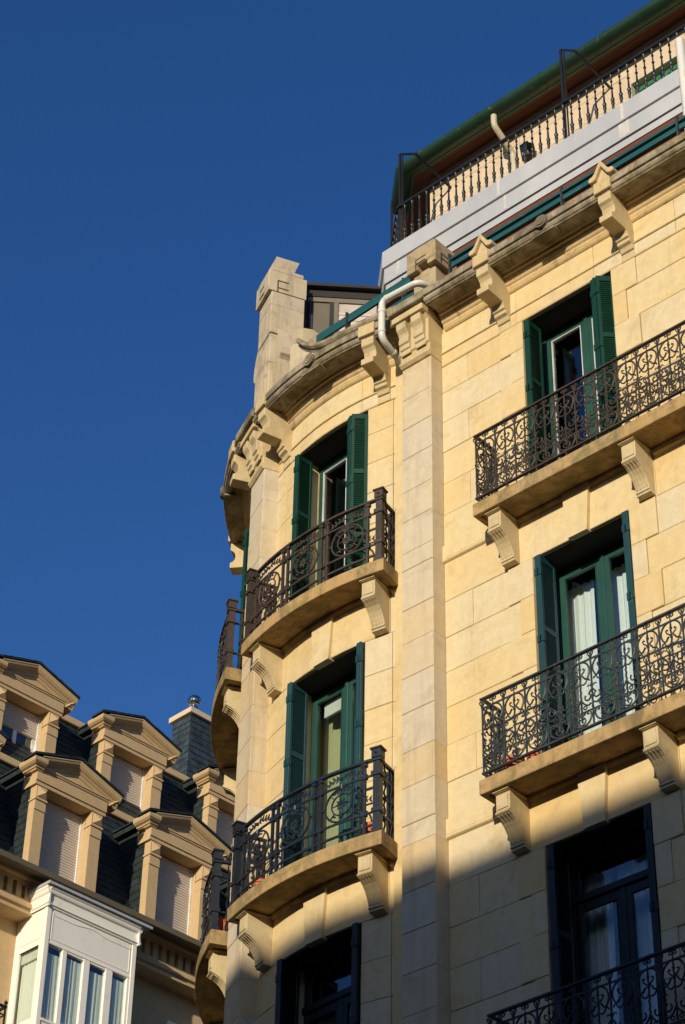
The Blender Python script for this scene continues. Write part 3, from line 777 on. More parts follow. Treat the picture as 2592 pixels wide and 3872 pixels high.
# ---- the rounded tower: three bays
PH = [4.15, 45.45, 86.75]
def U(phi, a): return rad(phi-a)*RW          # tower angle a -> u in the frame of bay phi
tw = MB(); tb = MB()
for bi, phi in enumerate(PH):
    F = cyl(phi)
    uA, uB = (U(phi, 21.6), U(phi, -17.0)) if bi == 0 else (U(phi, phi+17.6), U(phi, phi-17.4))
    for zb, head in FL:
        W_ = [(-.635, .635)]
        masonry(tw, F, uA, uB, W_, zb, head, n_per=.22, curved=True, par=0)
        backing(tb, F, uA-.1, uB+.1 if bi else uB, W_, zb, head, zb+3.5 if zb < 17 else 20.6, curved=True)
        def blk(a, b, z0, z1, d=0.0):
            tw.box(F, a+.002, b-.002, -.06, d+rnd(.002), z0+.0015, z1-.0015, n=max(1, int((b-a)/.2)), tone=random.random(), ch=.006)
        if zb < 17:
            blk(uA, -.97, zb+head, zb+3.28); blk(.97, uB, zb+head, zb+3.28); blk(-.97, .97, zb+head, zb+3.5, .004)
            F2 = tang(phi); tw.plate(F2, [(-.125, zb+head-.02), (.125, zb+head-.02), (.175, zb+3.34), (-.175, zb+3.34)], -.05, .042, tone=.5)
            sc = [(-.05, 3.26), (.0, 3.265), (.022, 3.275), (.034, 3.285), (.036, 3.30), (.024, 3.312), (.03, 3.325), (.03, 3.498), (-.05, 3.499)]
            for a0, a1 in ((uA, -1.0), (1.0, uB)): tw.sweep(F, a0, a1, [(d, zb+z) for d, z in sc], n=3, tone=.5)
        else:
            z = zb+head
            for (za, zc, d) in ((z, z+.02, .012), (z+.0205, z+.2, .004), (z+.2005, z+.225, .022), (z+.2255, ZTOP, 0)):
                for q in range(3): blk(uA+(uB-uA)*q/3, uA+(uB-uA)*(q+1)/3, za, zc, d)
    tw.box(F, uA, uB, -.6, 0, .1, 6.58, n=10, tone=.4)
    ckt = cornice(F, -1.10, 1.10, 18)
    for s_ in (-1, 1):
        Fb = tang(phi-s_*13.5); corbel(Fb, 0, ckt)
    disc(tang(phi-1.0), 0, ckt)
    # flat cornice stretches to the pilaster / piers
    for a0, a1 in ((uA, -1.10), (1.10, uB)):
        mb = MB(); mb.sweep(F, a0, a1, [(-.05, 20.30), (.03, 20.33), (.05, 20.40), (.10, 20.49), (.16, 20.545), (.385, 20.552), (.40, 20.56), (.40, 20.70), (.39, 20.72), (-.05, 20.79)], n=3); build('cornice', mb, 'weathered', ckt)
    if bi < 2:
        for zb, head in FL:
            if zb < 7: continue
            sl_ = slab(F, -1.10, 1.10, zb, B, True, None)
            for s_ in (-1, 1): console(tang(phi-s_*13.5), 0, zb, sl_)
            medal_railing(F, zb, sl_, 'iron_rust' if zb > 17 else ('iron_dark' if zb > 13 else 'iron_black'))
            window(tang(phi, .02), zb, head, B, mat='frame_dark' if zb < 13 else 'frame_green', transom=zb < 13,
                   curtain={10.1: 'lace', 13.6: 'blind', 17.1: None}[zb], shut='fold' if zb > 17 else 'perp',
                   smat={10.1: 'frame_dark', 13.6: 'shutter_worn', 17.1: 'shutter_green'}[zb], openleaf=zb > 17)
build('tower_wall', tw, 'ashlar', B); build('tower_wall', tb, 'ashlar', B)

# ---- roof terrace of the tower: parapet with swept coping, pylon, pedestal
def ptop(a):     # coping height over the tower angle
    if a < -2: return 21.165+.0*(a+2)
    t = min(1, (a+2)/17.0); return 21.165+.05*t+.62*t*t*t
pm = MB(); cp = MB()
prev = None
Fc = cyl(0)
angs = [-15.5+i*1.25 for i in range(27)]
vs = []; fs = []
for a in angs:
    u = U(0, a); zt = ptop(a)
    vs += [Fc(u, -.22, 20.6), Fc(u, .055, 20.6), Fc(u, .055, zt-.09), Fc(u, -.22, zt-.09)]
for i in range(len(angs)-1):
    for j in range(4): fs.append((i*4+j, i*4+(j+1) % 4, i*4+4+(j+1) % 4, i*4+4+j))
pm.add(vs, fs + [(0, 1, 2, 3), tuple(len(vs)-4+j for j in (3, 2, 1, 0))])
build('parapet', pm, 'pale', B)
cprof = [(-.25, -.10), (.06, -.10), (.075, -.07), (.06, -.055), (.10, -.05), (.125, -.02), (.12, .03), (.08, .05), (-.25, .05)]
vs = []; fs = []; k = len(cprof)
for a in angs[:-3]:
    u = U(0, a); zt = ptop(a)
    vs += [Fc(u, d, zt+z) for d, z in cprof]
n = len(angs)-3
for i in range(n-1):
    for j in range(k): fs.append((i*k+j, i*k+(j+1) % k, (i+1)*k+(j+1) % k, (i+1)*k+j))
cp.add(vs, fs+[tuple(range(k)), tuple((n-1)*k+j for j in range(k-1, -1, -1))]); 
build('parapet_coping', cp, 'weathered', B, smooth=True)
# parapet behind the straight part
mb = MB(); mb.box(WALL, .52, 8.4, -.5, -.25, 20.6, 20.98); build('parapet', mb, 'pale', B)
# pylon over the pier
py = MB(); FP = F25
py.box(FP, -.225, .225, -.26, .215, 22.2, 22.70, tone=.5, ch=.012); py.box(FP, -.225, .225, -.26, .215, 22.702, 23.02, tone=.8, ch=.012)
py.box(FP, -.20, .20, -.34, .20, 20.7, 21.69, tone=.4, ch=.012); py.box(FP, -.20, .20, -.34, .20, 21.695, 22.20, tone=.7, ch=.012)
for s_ in (-1, 1):
    # fluted shoulders with rounded volutes
    sh = [(.18, 22.34), (.245, 22.26), (.31, 22.14), (.355, 22.0), (.375, 21.86), (.36, 21.76), (.325, 21.73), (.30, 21.70), (.30, 20.72), (.18, 20.72)]
    py.plate(FP, [(s_*u, z) for u, z in sh], -.30, .20 if s_ < 0 else .10, tone=.5)
    for j, (d0, d1) in enumerate(((-.27, -.19), (-.13, -.06))):
        py.plate(FP, [(s_*u, z) for u, z in [(.26, 21.62), (.315, 21.62), (.315, 20.72), (.26, 20.72)]], d0, d1, tone=.6)
for j in range(3):
    py.box(FP, -.15+j*.11, -.085+j*.11, .19, .225, 20.72, 22.02, tone=.5)
# side fins on the face that looks along the street
for j in range(2):
    py.box(FP, .2, .26, -.46-.13*j, -.38-.13*j, 20.72, 21.75, tone=.5)
py.box(FP, .02, .30, -.62, -.3, 20.72, 21.62, tone=.5, ch=.01)
# scroll bracket joining the coping
py.plate(lambda u, d, z: FP(d, -u, z), [(.22, 22.36), (.36, 22.38), (.47, 22.33), (.52, 22.24), (.60, 21.95), (.60, 21.75), (.22, 21.75)], -.05, .30, tone=.1)
# head
def stephead(mb, F, w, d0, d1, z0, z1):
    mb.box(F, -w, w, d0, d1, z0+.07, z1, tone=.4, ch=.01)
    e = .035
    for (a, b) in ((-w, -w+.13), (w-.13, w)):
        mb.box(F, a+.002, b, d0+.002, d1-.003, z0, z0+.075, tone=.4)
    G = lambda u, d, z: F(d, -u, z)
    for a, b in ((-d1, -d1+.13), (-d0-.13, -d0)):
        mb.box(G, a+.004, b, -w+.004, w-.002, z0+.001, z0+.072, tone=.4)
    # two incised bars on each face
    for zz in (.10, .18):
        mb.box(F, -.07, .05, d1-.004, d1+.002, z0+zz+.02, z0+zz+.035, tone=0)
stephead(py, FP, .240, -.28, .27, 22.94, 23.30)
stone_slots = MB()
for sgn in (1,):
    G = lambda u, d, z: FP(d, -u, z)     # side face frame: u runs inwards from the front
    for zz in (23.00, 23.13): stone_slots.box(G, -.13, .02, .235, .244, zz, zz+.018)
    stone_slots.box(G, -.145, -.13, .235, .244, 22.94, 23.148)
    for zz in (23.00, 23.13): stone_slots.box(FP, -.08, .06, .265, .2745, zz, zz+.018)
    # pedestal slots
GP = lambda u, d, z: (.267+u, 0-d, z)
py.tube([FP(-.19, .19, 23.345), FP(.19, .19, 23.345)], .062, 12, tone=.5); py.tube([FP(.17, .22, 23.345), FP(.17, -.23, 23.345)], .066, 12, tone=.5); py.tube([FP(-.17, .18, 23.345), FP(-.17, -.2, 23.345)], .06, 12, tone=.5)
py.box(FP, -.2, .2, -.2, .2, 23.29, 23.38, tone=.5)
vs = [FP(u, d, z) for u, d, z in ((-.13, -.10, 23.37), (.13, -.10, 23.37), (.13, .12, 23.37), (-.13, .12, 23.37), (-.15, -.19, 23.65), (.17, -.19, 23.65), (.17, .15, 23.65), (-.15, .15, 23.65), (0, 0, 23.76))]
py.add(vs, [(0, 1, 2, 3), (0, 1, 5, 4), (1, 2, 6, 5), (2, 3, 7, 6), (3, 0, 4, 7), (4, 5, 8), (5, 6, 8), (6, 7, 8), (7, 4, 8)], .7)
pyo = soften(build('pylon', py, 'pylon_stone', B), .022); build('incised_lines', stone_slots, 'room', pyo)
# pedestal over the pilaster
pe = MB(); Q = lambda u, d, z: (u, -d, z)
pe.box(Q, .075, .432, -.22, .08, 20.70, 21.46, tone=.5, ch=.012)
GQ = lambda u, d, z: (.265+u, -d, z)
pe.box(GQ, -.235, .235, -.26, .16, 21.52, 21.80, tone=.3, ch=.01)
for a, b in ((-.235, -.06), (.10, .235)): pe.box(GQ, a+.002, b, -.25, .157, 21.44, 21.523, tone=.3)
pe.box(GQ, .10, .232, -.26, -.12, 21.441, 21.522, tone=.3)
pe.box(GQ, -.17, .17, -.2, .12, 21.80, 21.86, tone=.5, ch=.01); pe.box(GQ, -.15, .15, -.18, .10, 21.86, 21.90, tone=.6, ch=.02)
peo = soften(build('pedestal', pe, 'pedestal', B), .014)
ps = MB()
for zz in (21.53, 21.60): ps.box(GQ, -.07, .08, .15, .1645, zz, zz+.014)
ps.box(GQ, -.085, -.07, .15, .1645, 21.45, 21.614)
Gs = lambda u, d, z: (.265+d, u, z)
for zz in (21.53, 21.61): ps.box(Gs, -.04, .10, .225, .2395, zz, zz+.014)
ps.box(Gs, -.055, -.04, .225, .2395, 21.46, 21.624)
build('incised_lines', ps, 'room', peo)
# tower terrace floor and flat roof
mb = MB(); n = 40
pts = [(CTX-(RW-.2)*sin(rad(-17+i*130/n)), CTY-(RW-.2)*cos(rad(-17+i*130/n))) for i in range(n+1)]+[(CTX, CTY+1), (8.4, CTY+1), (8.4, .25), (.2, .25)]
mb.plate(lambda u, d, z: (u, z, d), pts, 20.5, 20.62); build('terrace_floor', mb, 'zinc', B)
mb = MB(); mb.box(WALL, -1.5, 8.4, -14, -3.4, .1, 20.5); build('building_core', mb, 'ashlar', B)
mb = MB(); mb.lathe((CTX, CTY, 0), [(1.0, .1), (1.0, 20.5)], 32); build('building_core', mb, 'ashlar', B)

# ---- white downpipe wriggling round the cornice
def bend(pts, r=.09, n=5):
    out = [Vector(pts[0])]
    for i in range(1, len(pts)-1):
        a, b, c = Vector(pts[i-1]), Vector(pts[i]), Vector(pts[i+1])
        p = b+(a-b).normalized()*r; q = b+(c-b).normalized()*r
        for j in range(n+1):
            t = j/n; out.append(p*(1-t)**2+b*2*t*(1-t)+q*t*t)
    out.append(Vector(pts[-1])); return out
pp = MB(); path = [(.50, -.28, 20.86), (.49, -.46, 20.84), (-.085, -.48, 20.86), (-.085, -.48, 20.25), (-.13, -.07, 20.15)]
pp.tube(bend(path, .10), .044, 12)
for (a, b) in (((-.085, -.48, 20.72), (-.085, -.48, 20.66)), ((-.085, -.48, 20.38), (-.085, -.48, 20.34)), ((-.02, -.4755, 20.857), (.01, -.475, 20.857)), ((-.112, -.22, 20.187), (-.107, -.25, 20.194))):
    pp.tube([a, b], .050, 12)
build('downpipe', pp, 'pipe_white', B, smooth=True)
pp = MB(); pp.tube(bend([(3.99, .30, 20.5), (3.99, .30, 23.12), (3.99, .30, 23.18)], .02), .056, 14)
pp.ball((3.99, .30, 23.17), .056, 12, 8, .6); build('downpipe', pp, 'pipe_white', B, smooth=True)

# ---- teal boards behind the cornice
tb_ = MB()
for z0, z1, y0, y1 in ((21.455, 21.495, .04, -.01), (21.335, 21.41, .03, .0), (20.98, 21.21, .03, .0)):
    for a, b in ((.62, 2.33), (2.335, 4.03), (4.035, 6.2), (6.205, 8.4)): tb_.box(WALL, a, b, -y0, -y1, z0, z1, tone=random.random())
build('board_fence', tb_, 'teal', B)
mb = MB(); mb.tube([(-.05, -.02, 21.53), (.09, -.02, 21.53)], .02, 4)
G = lambda u, d, z: (-1.66+u*.9993, .05-u*.035-d, z)
mb.box(G, 0, 1.66, 0, .03, 21.46, 21.59); mb.box(G, .55, 1.7, 0, .03, 21.14, 21.26); build('board_fence', mb, 'teal', B)
for x in (.60, 2.34, 4.02, 5.9):
    mb = MB(); mb.box(WALL, x-.012, x+.012, -.03, .022, 20.9, 21.56); build('fence_post', mb, 'iron_weather', B)
for x in (-1.10, -.15):
    mb = MB(); mb.box(WALL, x-.012, x+.012, -.05, .03, 21.0, 21.62); build('fence_post', mb, 'iron_weather', B)

# ---- attic storey with its zinc ledge, railing, eaves
BD = (-.73, .683)
LP = [(8.4, 1.0), (-1.41, 1.0), (-1.41+BD[0]*4.2, 1.0+BD[1]*4.2)]
lz = MB()
lz.psweep(LP, [(-.9, 23.30), (0.0, 23.34), (0.0, 23.64), (-.02, 23.65), (-.9, 23.66)])
lz.psweep(LP, [(-.6, 23.06), (-.035, 23.075), (-.03, 23.06), (-.03, 23.338), (-.6, 23.31)])
lz.psweep(LP, [(-.5, 22.93), (-.055, 22.93), (-.055, 23.045), (-.5, 23.05)])
build('terrace_ledge', lz, 'zinc', B)
for x, a, b, o in ((.62, 23.35, 23.645, .004), (2.63, 23.35, 23.645, .004), (.70, 23.08, 23.335, -.026), (2.68, 23.08, 23.335, -.026), (-1.15, 23.08, 23.335, -.026)):
    mb = MB(); mb.box(flat(x, 1.0), -.02, .02, -.1, o, a, b)
    if o < 0 and x == 2.68: mb.box(flat(2.63, 1.0), -.09, .03, -.1, -.0265, 23.075, 23.33)
    build('ledge_joint', mb, 'zinc_joint', B)
ws = MB()
ws.psweep(LP, [(-1.6, 22.86), (-.07, 22.86), (-.07, 22.928), (-1.6, 22.928)]); build('ledge_soffit', ws, 'wood_soffit', B)
mb = MB(); mb.box(flat(0, 1.25), -1.1, 8.4, -.1, 0, 20.6, 22.86)
for i in range(16): mb.box(flat(0, 1.25), -1.1, 8.4, 0, .012, 20.62+i*.14, 20.62+i*.14+.128, tone=random.random())
build('wood_cladding', mb, 'wood_brown', B)
WP = [(8.4, 2.24), (-1.60, 2.24), (-1.60+.35*BD[0]*3, 2.24+BD[1]*3)]
aw = MB(); 
for i in range(6):
    z0 = 23.6+i*.43; z1 = min(26.17, z0+.425)
    x = -1.60+((i % 2)*.3)
    cur = -1.60
    while cur < 8.3:
        nx = min(8.4, cur+random.uniform(.4, .75))
        a, b = cur, nx
        if not (z0 < 25.5 and b > 2.0 and a < 2.9): aw.box(flat(0, 2.24), a+.001, b-.001, -.2, rnd(.002), z0, z1-.001, tone=random.random(), ch=.003)
        else:
            if a < 2.0: aw.box(flat(0, 2.24), a+.001, 2.0, -.2, 0, z0, z1-.001, tone=random.random())
            if b > 2.9: aw.box(flat(0, 2.24), 2.9, b-.001, -.2, 0, z0, z1-.001, tone=random.random())
        cur = nx
aw.box(flat(0, 2.24), 2.0, 2.9, -.2, -.002, 25.54, 26.1)
aw.psweep(WP[1:], [(-.2, 23.6), (-.001, 23.6), (-.001, 26.16), (-.2, 26.16)])
build('attic_wall', aw, 'attic_stone', B)
mb = MB(); G = flat(2.45, 2.24)
for a, b in ((-.44, -.03), (.03, .44)):
    H = lambda u, d, z, a=a: G(a+u, d-.13, 23.66+z)
    leaf_mesh(mb, H, .41, 1.84, .04)
mb.box(G, -.46, -.44, -.2, -.08, 23.66, 25.53); mb.box(G, .44, .46, -.2, -.08, 23.66, 25.53); mb.box(G, -.46, .46, -.2, -.17, 23.66, 25.53)
build('attic_shutter', mb, paint('shutter_light', (.03, .17, .085), (.025, .14, .07), .5), B)
# eaves
EP = [(8.4, 1.97), (-1.66, 1.97), (-1.66+BD[0]*.75, 1.97+BD[1]*.75)]
EP2 = EP[:2]+[(-1.66+BD[0]*2.6, 1.97+BD[1]*2.6)]
ev = MB(); 
for i in range(14):
    o = -.12*i; ev.psweep(EP2, [(o-.115, 26.15), (o, 26.15), (o, 26.175), (o-.115, 26.175)], tone=random.random())
# grooves between boards come from 5 mm gaps; a dark deck above closes them
ev.psweep(EP2, [(-2.4, 26.182), (-.0, 26.182), (-.0, 26.2), (-2.4, 26.2)])
build('eaves_soffit', ev, 'wood_soffit', B)
mb = MB(); mb.psweep(EP, [(0.005, 26.06), (.04, 26.06), (.04, 26.16), (.005, 26.16)]); build('eaves_fascia', mb, 'fascia_green', B)
gt = MB(); r = .13
gp = [(.155+r*cos(rad(a)), 26.125+r*sin(rad(a))) for a in range(-185, 6, 19)]
gp2 = [(.155+(r-.012)*cos(rad(a)), 26.125+(r-.012)*sin(rad(a))) for a in range(5, -186, -19)]
gt.psweep(EP, gp+gp2)
for i in range(9):
    x = 7.6-i*1.12
    gt.psweep([(x+.012, 1.97), (x-.012, 1.97)], [(.17+(r+.006)*cos(rad(a)), 26.125+(r+.006)*sin(rad(a))) for a in range(-185, 6, 19)]+[(.17+(r-.02)*cos(rad(a)), 26.125+(r-.02)*sin(rad(a))) for a in range(5, -186, -19)])
go = build('gutter', gt, 'gutter_green', B, smooth=True)
rf = MB(); rf.psweep(EP2, [(.04, 26.205), (.08, 26.23), (-5, 27.97), (-5, 27.87)])
for i in range(34):
    x = 8.3-i*.295
    rf.tube([(x, 1.83, 26.245), (x, 4.5, 27.16)], .05, 6)
build('roof', rf, 'tile', B)
mb = MB(); mb.box(WALL, -1.0, 8.4, -7, -2.46, 23.6, 26.1); build('attic_wall', mb, 'attic_stone', B)
# terrace railing: rails, posts and turned balusters
RP = [(8.4, 1.1), (-1.215, 1.1), (-1.215+BD[0]*3.6, 1.1+BD[1]*3.6)]
tr = MB(); tr.psweep(RP, [(-.022, 24.43), (.022, 24.43), (.022, 24.468), (-.022, 24.468)]); tr.psweep(RP, [(-.012, 23.70), (.012, 23.70), (.012, 23.72), (-.012, 23.72)])
tro = build('terrace_railing', tr, 'iron_black', B)
bl = MB(); bl.lathe((0, 0, 0), [(.010, 23.64), (.010, 23.76), (.015, 23.77), (.018, 23.80), (.015, 23.83), (.023, 23.86), (.026, 23.89), (.015, 23.915), (.027, 23.935), (.027, 23.96), (.014, 23.98), (.013, 24.06), (.010, 24.14),
    (.020, 24.15), (.020, 24.165), (.010, 24.18), (.009, 24.27), (.018, 24.28), (.018, 24.295), (.010, 24.31), (.010, 24.38), (.021, 24.395), (.021, 24.42), (.012, 24.432)], 8)
b0 = build('baluster', bl, 'iron_black', tro, smooth=True)
first = True
for i in range(73):
    x = -1.09+i*.1307
    if x > 8.2: break
    o = b0 if first else b0.copy()
    if not first: COL.objects.link(o); o.parent = tro
    o.location = (x, 1.1, 0); first = False
for i in range(22):
    o = b0.copy(); COL.objects.link(o); o.parent = tro; o.location = (-1.215+BD[0]*(.12+i*.13), 1.1+BD[1]*(.12+i*.13), 0)
# awning frames
for x in (-1.2, 1.66, 4.55):
    mb = MB(); t = .022
    mb.tube([(x, 1.12, 23.4), (x, 1.12, 25.52), (x, 1.46, 25.80), (x, 2.23, 25.72)], t, 4)
    mb.tube([(x+.05, 1.12, 23.4), (x+.05, 1.12, 25.50)], .012, 4)
    build('awning_frame', mb, 'iron_black', B)
mb = MB(); e = (-1.215+BD[0]*.9, 1.1+BD[1]*.9)
mb.tube([(e[0], e[1], 23.4), (e[0], e[1], 25.5)], .02, 4); build('awning_frame', mb, 'iron_black', B); mb = MB(); mb.tube([(-1.215+BD[0]*2.4, 1.1+BD[1]*2.4, 23.2), (-1.215+BD[0]*2.4, 1.1+BD[1]*2.4, 24.3)], .02, 4); build('awning_frame', mb, 'iron_black', B)
# wall lantern
L = (.285, 2.12)
la = MB(); 
la.lathe((L[0], L[1], 0), [(.02, 25.16), (.085, 25.19), (.09, 25.20)], 6); la.lathe((L[0], L[1], 0), [(.115, 25.40), (.12, 25.41), (.05, 25.47), (.03, 25.50), (.012, 25.54)], 6)
for j in range(6):
    a = 2*pi*j/6; la.tube([(L[0]+.085*cos(a), L[1]+.085*sin(a), 25.19), (L[0]+.11*cos(a), L[1]+.11*sin(a), 25.41)], .009, 4)
la.tube([(L[0], 2.24, 25.2), (L[0], 2.16, 25.14), (L[0], L[1], 25.17)], .014, 5)
lo = build('wall_lantern', la, 'iron_black', B)
mb = MB(); mb.lathe((L[0], L[1], 0), [(.078, 25.20), (.102, 25.40)], 6); build('lantern_glass', mb, 'glass_dim', lo)
mb = MB(); mb.lathe((L[0], L[1], 0), [(.02, 25.2), (.03, 25.26), (.02, 25.33), (.005, 25.35)], 8); build('bulb', mb, 'white_pvc', lo)
# beige elbow from the gutter to the wall
mb = MB(); mb.tube(bend([(-.02, 1.78, 26.0), (-.02, 1.78, 25.80), (.0, 2.17, 25.52), (.0, 2.19, 23.6)], .07), .045, 12)
build('downpipe', mb, 'pipe_beige', B, smooth=True)

# ---- glazed lean-to on the tower roof
pv = thing('roof_conservatory', (-2.1, 1.2, 20.62), 'brown metal framed conservatory on the tower roof between stone pylon and zinc terrace ledge', 'conservatory')
pa = rad(46); pd = (cos(pa), sin(pa)); pn = (sin(pa), -cos(pa))
PF = lambda u, d, z: (-1.799+u*pd[0]+d*pn[0], 1.3+u*pd[1]+d*pn[1], z)
mb = MB()
mb.box(PF, -1.02, .9, -1.9, .10, 23.33, 23.38); mb.box(PF, -.98, .9, -.06, .02, 23.20, 23.33)
for a, b in ((-.98, -.93), (-.90, -.85), (-.62, -.56), (.02, .06), (.8, .86)): mb.box(PF, a, b, -.05, .012 if a < -.9 else 0.0, 20.62, 23.2)
mb.box(PF, -.93, .86, -.05, -.004, 21.6, 21.66)
mb.box(PF, -.98, -.94, -1.8, -.06, 20.62, 23.33)
for q in range(4): mb.box(PF, -1.0, -.95, -1.8+q*.5, -1.76+q*.5, 20.62, 23.33)
build('frame', mb, 'dark_metal', pv)
mb = MB(); mb.box(PF, -.92, -.06, -.03, .004, 23.12, 23.20); mb.box(PF, -.56, -.50, -.03, .003, 21.66, 23.12); build('trim', mb, 'taupe_metal', pv)
mb = MB(); mb.box(PF, -.85, -.62, -.03, -.02, 21.66, 23.12); build('blind', mb, 'taupe_panel', pv)
mb = MB(); mb.box(PF, -.50, .02, -.03, -.018, 22.96, 23.12); build('panel', mb, 'cream_panel', pv)
mb = MB()
for i in range(26): mb.box(PF, -.50, .02, -.03, -.018+.006*(i % 2), 21.68+i*.0492, 21.68+i*.0492+.044)
build('louvre', mb, 'roller', pv)
mb = MB(); mb.box(PF, .06, .8, -.03, -.02, 21.66, 23.2); build('pane', mb, 'glass', pv)
mb = MB(); mb.box(PF, -.9, .8, -1.9, -.07, 20.63, 21.0); build('floor_box', mb, 'taupe_panel', pv)

# ------------------------------------------------------------------ the tan mansard building across the side street
LBt = thing('mansard_building', left()(8, 0, 0), 'tan building with slate mansard roof, two rows of pedimented dormers and white bay window', 'building')
L0 = left()
S0, S1 = -6, 26
fr = MB()
fr.sweep(L0, S0, S1, [(-.35, .1), (-.35, 21.16), (.05, 21.16), (.05, 21.21), (.035, 21.225), (.035, 21.25), (.09, 21.27), (.09, 21.31), (.06, 21.33), (.05, 21.385), (0, 21.41), (0, 21.46), (-.09, 21.462), (-.09, 21.758), (0, 21.76), (0, 21.83), (.05, 21.845), (.06, 21.87), (.06, 21.89), (-.6, 21.9), (-.6, .1)], tone=.5)
p = .2047; i = int((S0-6.20)/p)-1
x = 6.20+i*p
while x < S1:
    fr.box(L0, x+.087, x+p, -.088, -.0008, 21.4605, 21.7595, tone=.5); x += p
build('wall', fr, 'plaster', LBt)
lg = MB(); lg.sweep(L0, S0, S1, [(.06, 21.885), (.12, 21.885), (.30, 21.83), (.42, 21.765), (.49, 21.76), (.50, 21.77), (.50, 21.875), (.49, 21.885), (.06, 21.93)], tone=.5)
build('eaves_ledge', lg, 'gutter_ledge', LBt)
def slate_face(mb, F, s0, s1, a, b):
    """slate-covered quad strip from (o,z)=a to b between s0 and s1, as slightly lapped courses"""
    L = hypot(b[0]-a[0], b[1]-a[1]); n = max(1, int(L/.16)); nx, nz = (b[1]-a[1])/L, -(b[0]-a[0])/L
    for i in range(n):
        t0, t1 = i/n, (i+1)/n
        o0, z0 = a[0]+(b[0]-a[0])*t0, a[1]+(b[1]-a[1])*t0; o1, z1 = a[0]+(b[0]-a[0])*t1, a[1]+(b[1]-a[1])*t1
        e = .012
        mb.quad_uv([F(s0, o0+nx*e, z0+nz*e), F(s1, o0+nx*e, z0+nz*e), F(s1, o1, z1), F(s0, o1, z1)], [(s0, t0*L), (s1, t0*L), (s1, t1*L), (s0, t1*L)])
        mb.quad_uv([F(s0, o0, z0), F(s1, o0, z0), F(s1, o0+nx*e, z0+nz*e), F(s0, o0+nx*e, z0+nz*e)], [(s0, 0), (s1, 0), (s1, .01), (s0, .01)])
mr = MB()
slate_face(mr, L0, S0, S1, (.40, 21.93), (-.02, 22.06)); slate_face(mr, L0, S0, S1, (-.02, 22.06), (-.42, 22.45)); slate_face(mr, L0, S0, S1, (-.42, 22.45), (-1.22, 24.85))
slate_face(mr, L0, S0, S1, (-1.7, 25.05), (-2.5, 27.42))
build('mansard_roof', mr, 'slate', LBt)
ml = MB(); ml.sweep(L0, S0, S1, [(-1.5, 24.84), (-1.14, 24.84), (-1.13, 24.86), (-1.13, 24.98), (-1.15, 25.0), (-1.9, 25.06), (-1.9, 24.84)])
ml.sweep(L0, S0, S1, [(-2.7, 27.40), (-2.42, 27.40), (-2.41, 27.42), (-2.41, 27.54), (-2.43, 27.56), (-6, 27.6), (-6, 27.4)])
ml.box(L0, 13.4, 14.4, -5.0, -3.8, 29.2, 29.4)
build('roof_coping', ml, 'plaster', LBt)
mb = MB(); mb.box(L0, S0, S1, -14, -.65, .1, 21.9); mb.box(L0, S0, S1, -14, -2.0, 21.9, 25.0); mb.box(L0, S0, S1, -14, -2.75, 25.0, 27.4); build('building_core', mb, 'plaster', LBt)

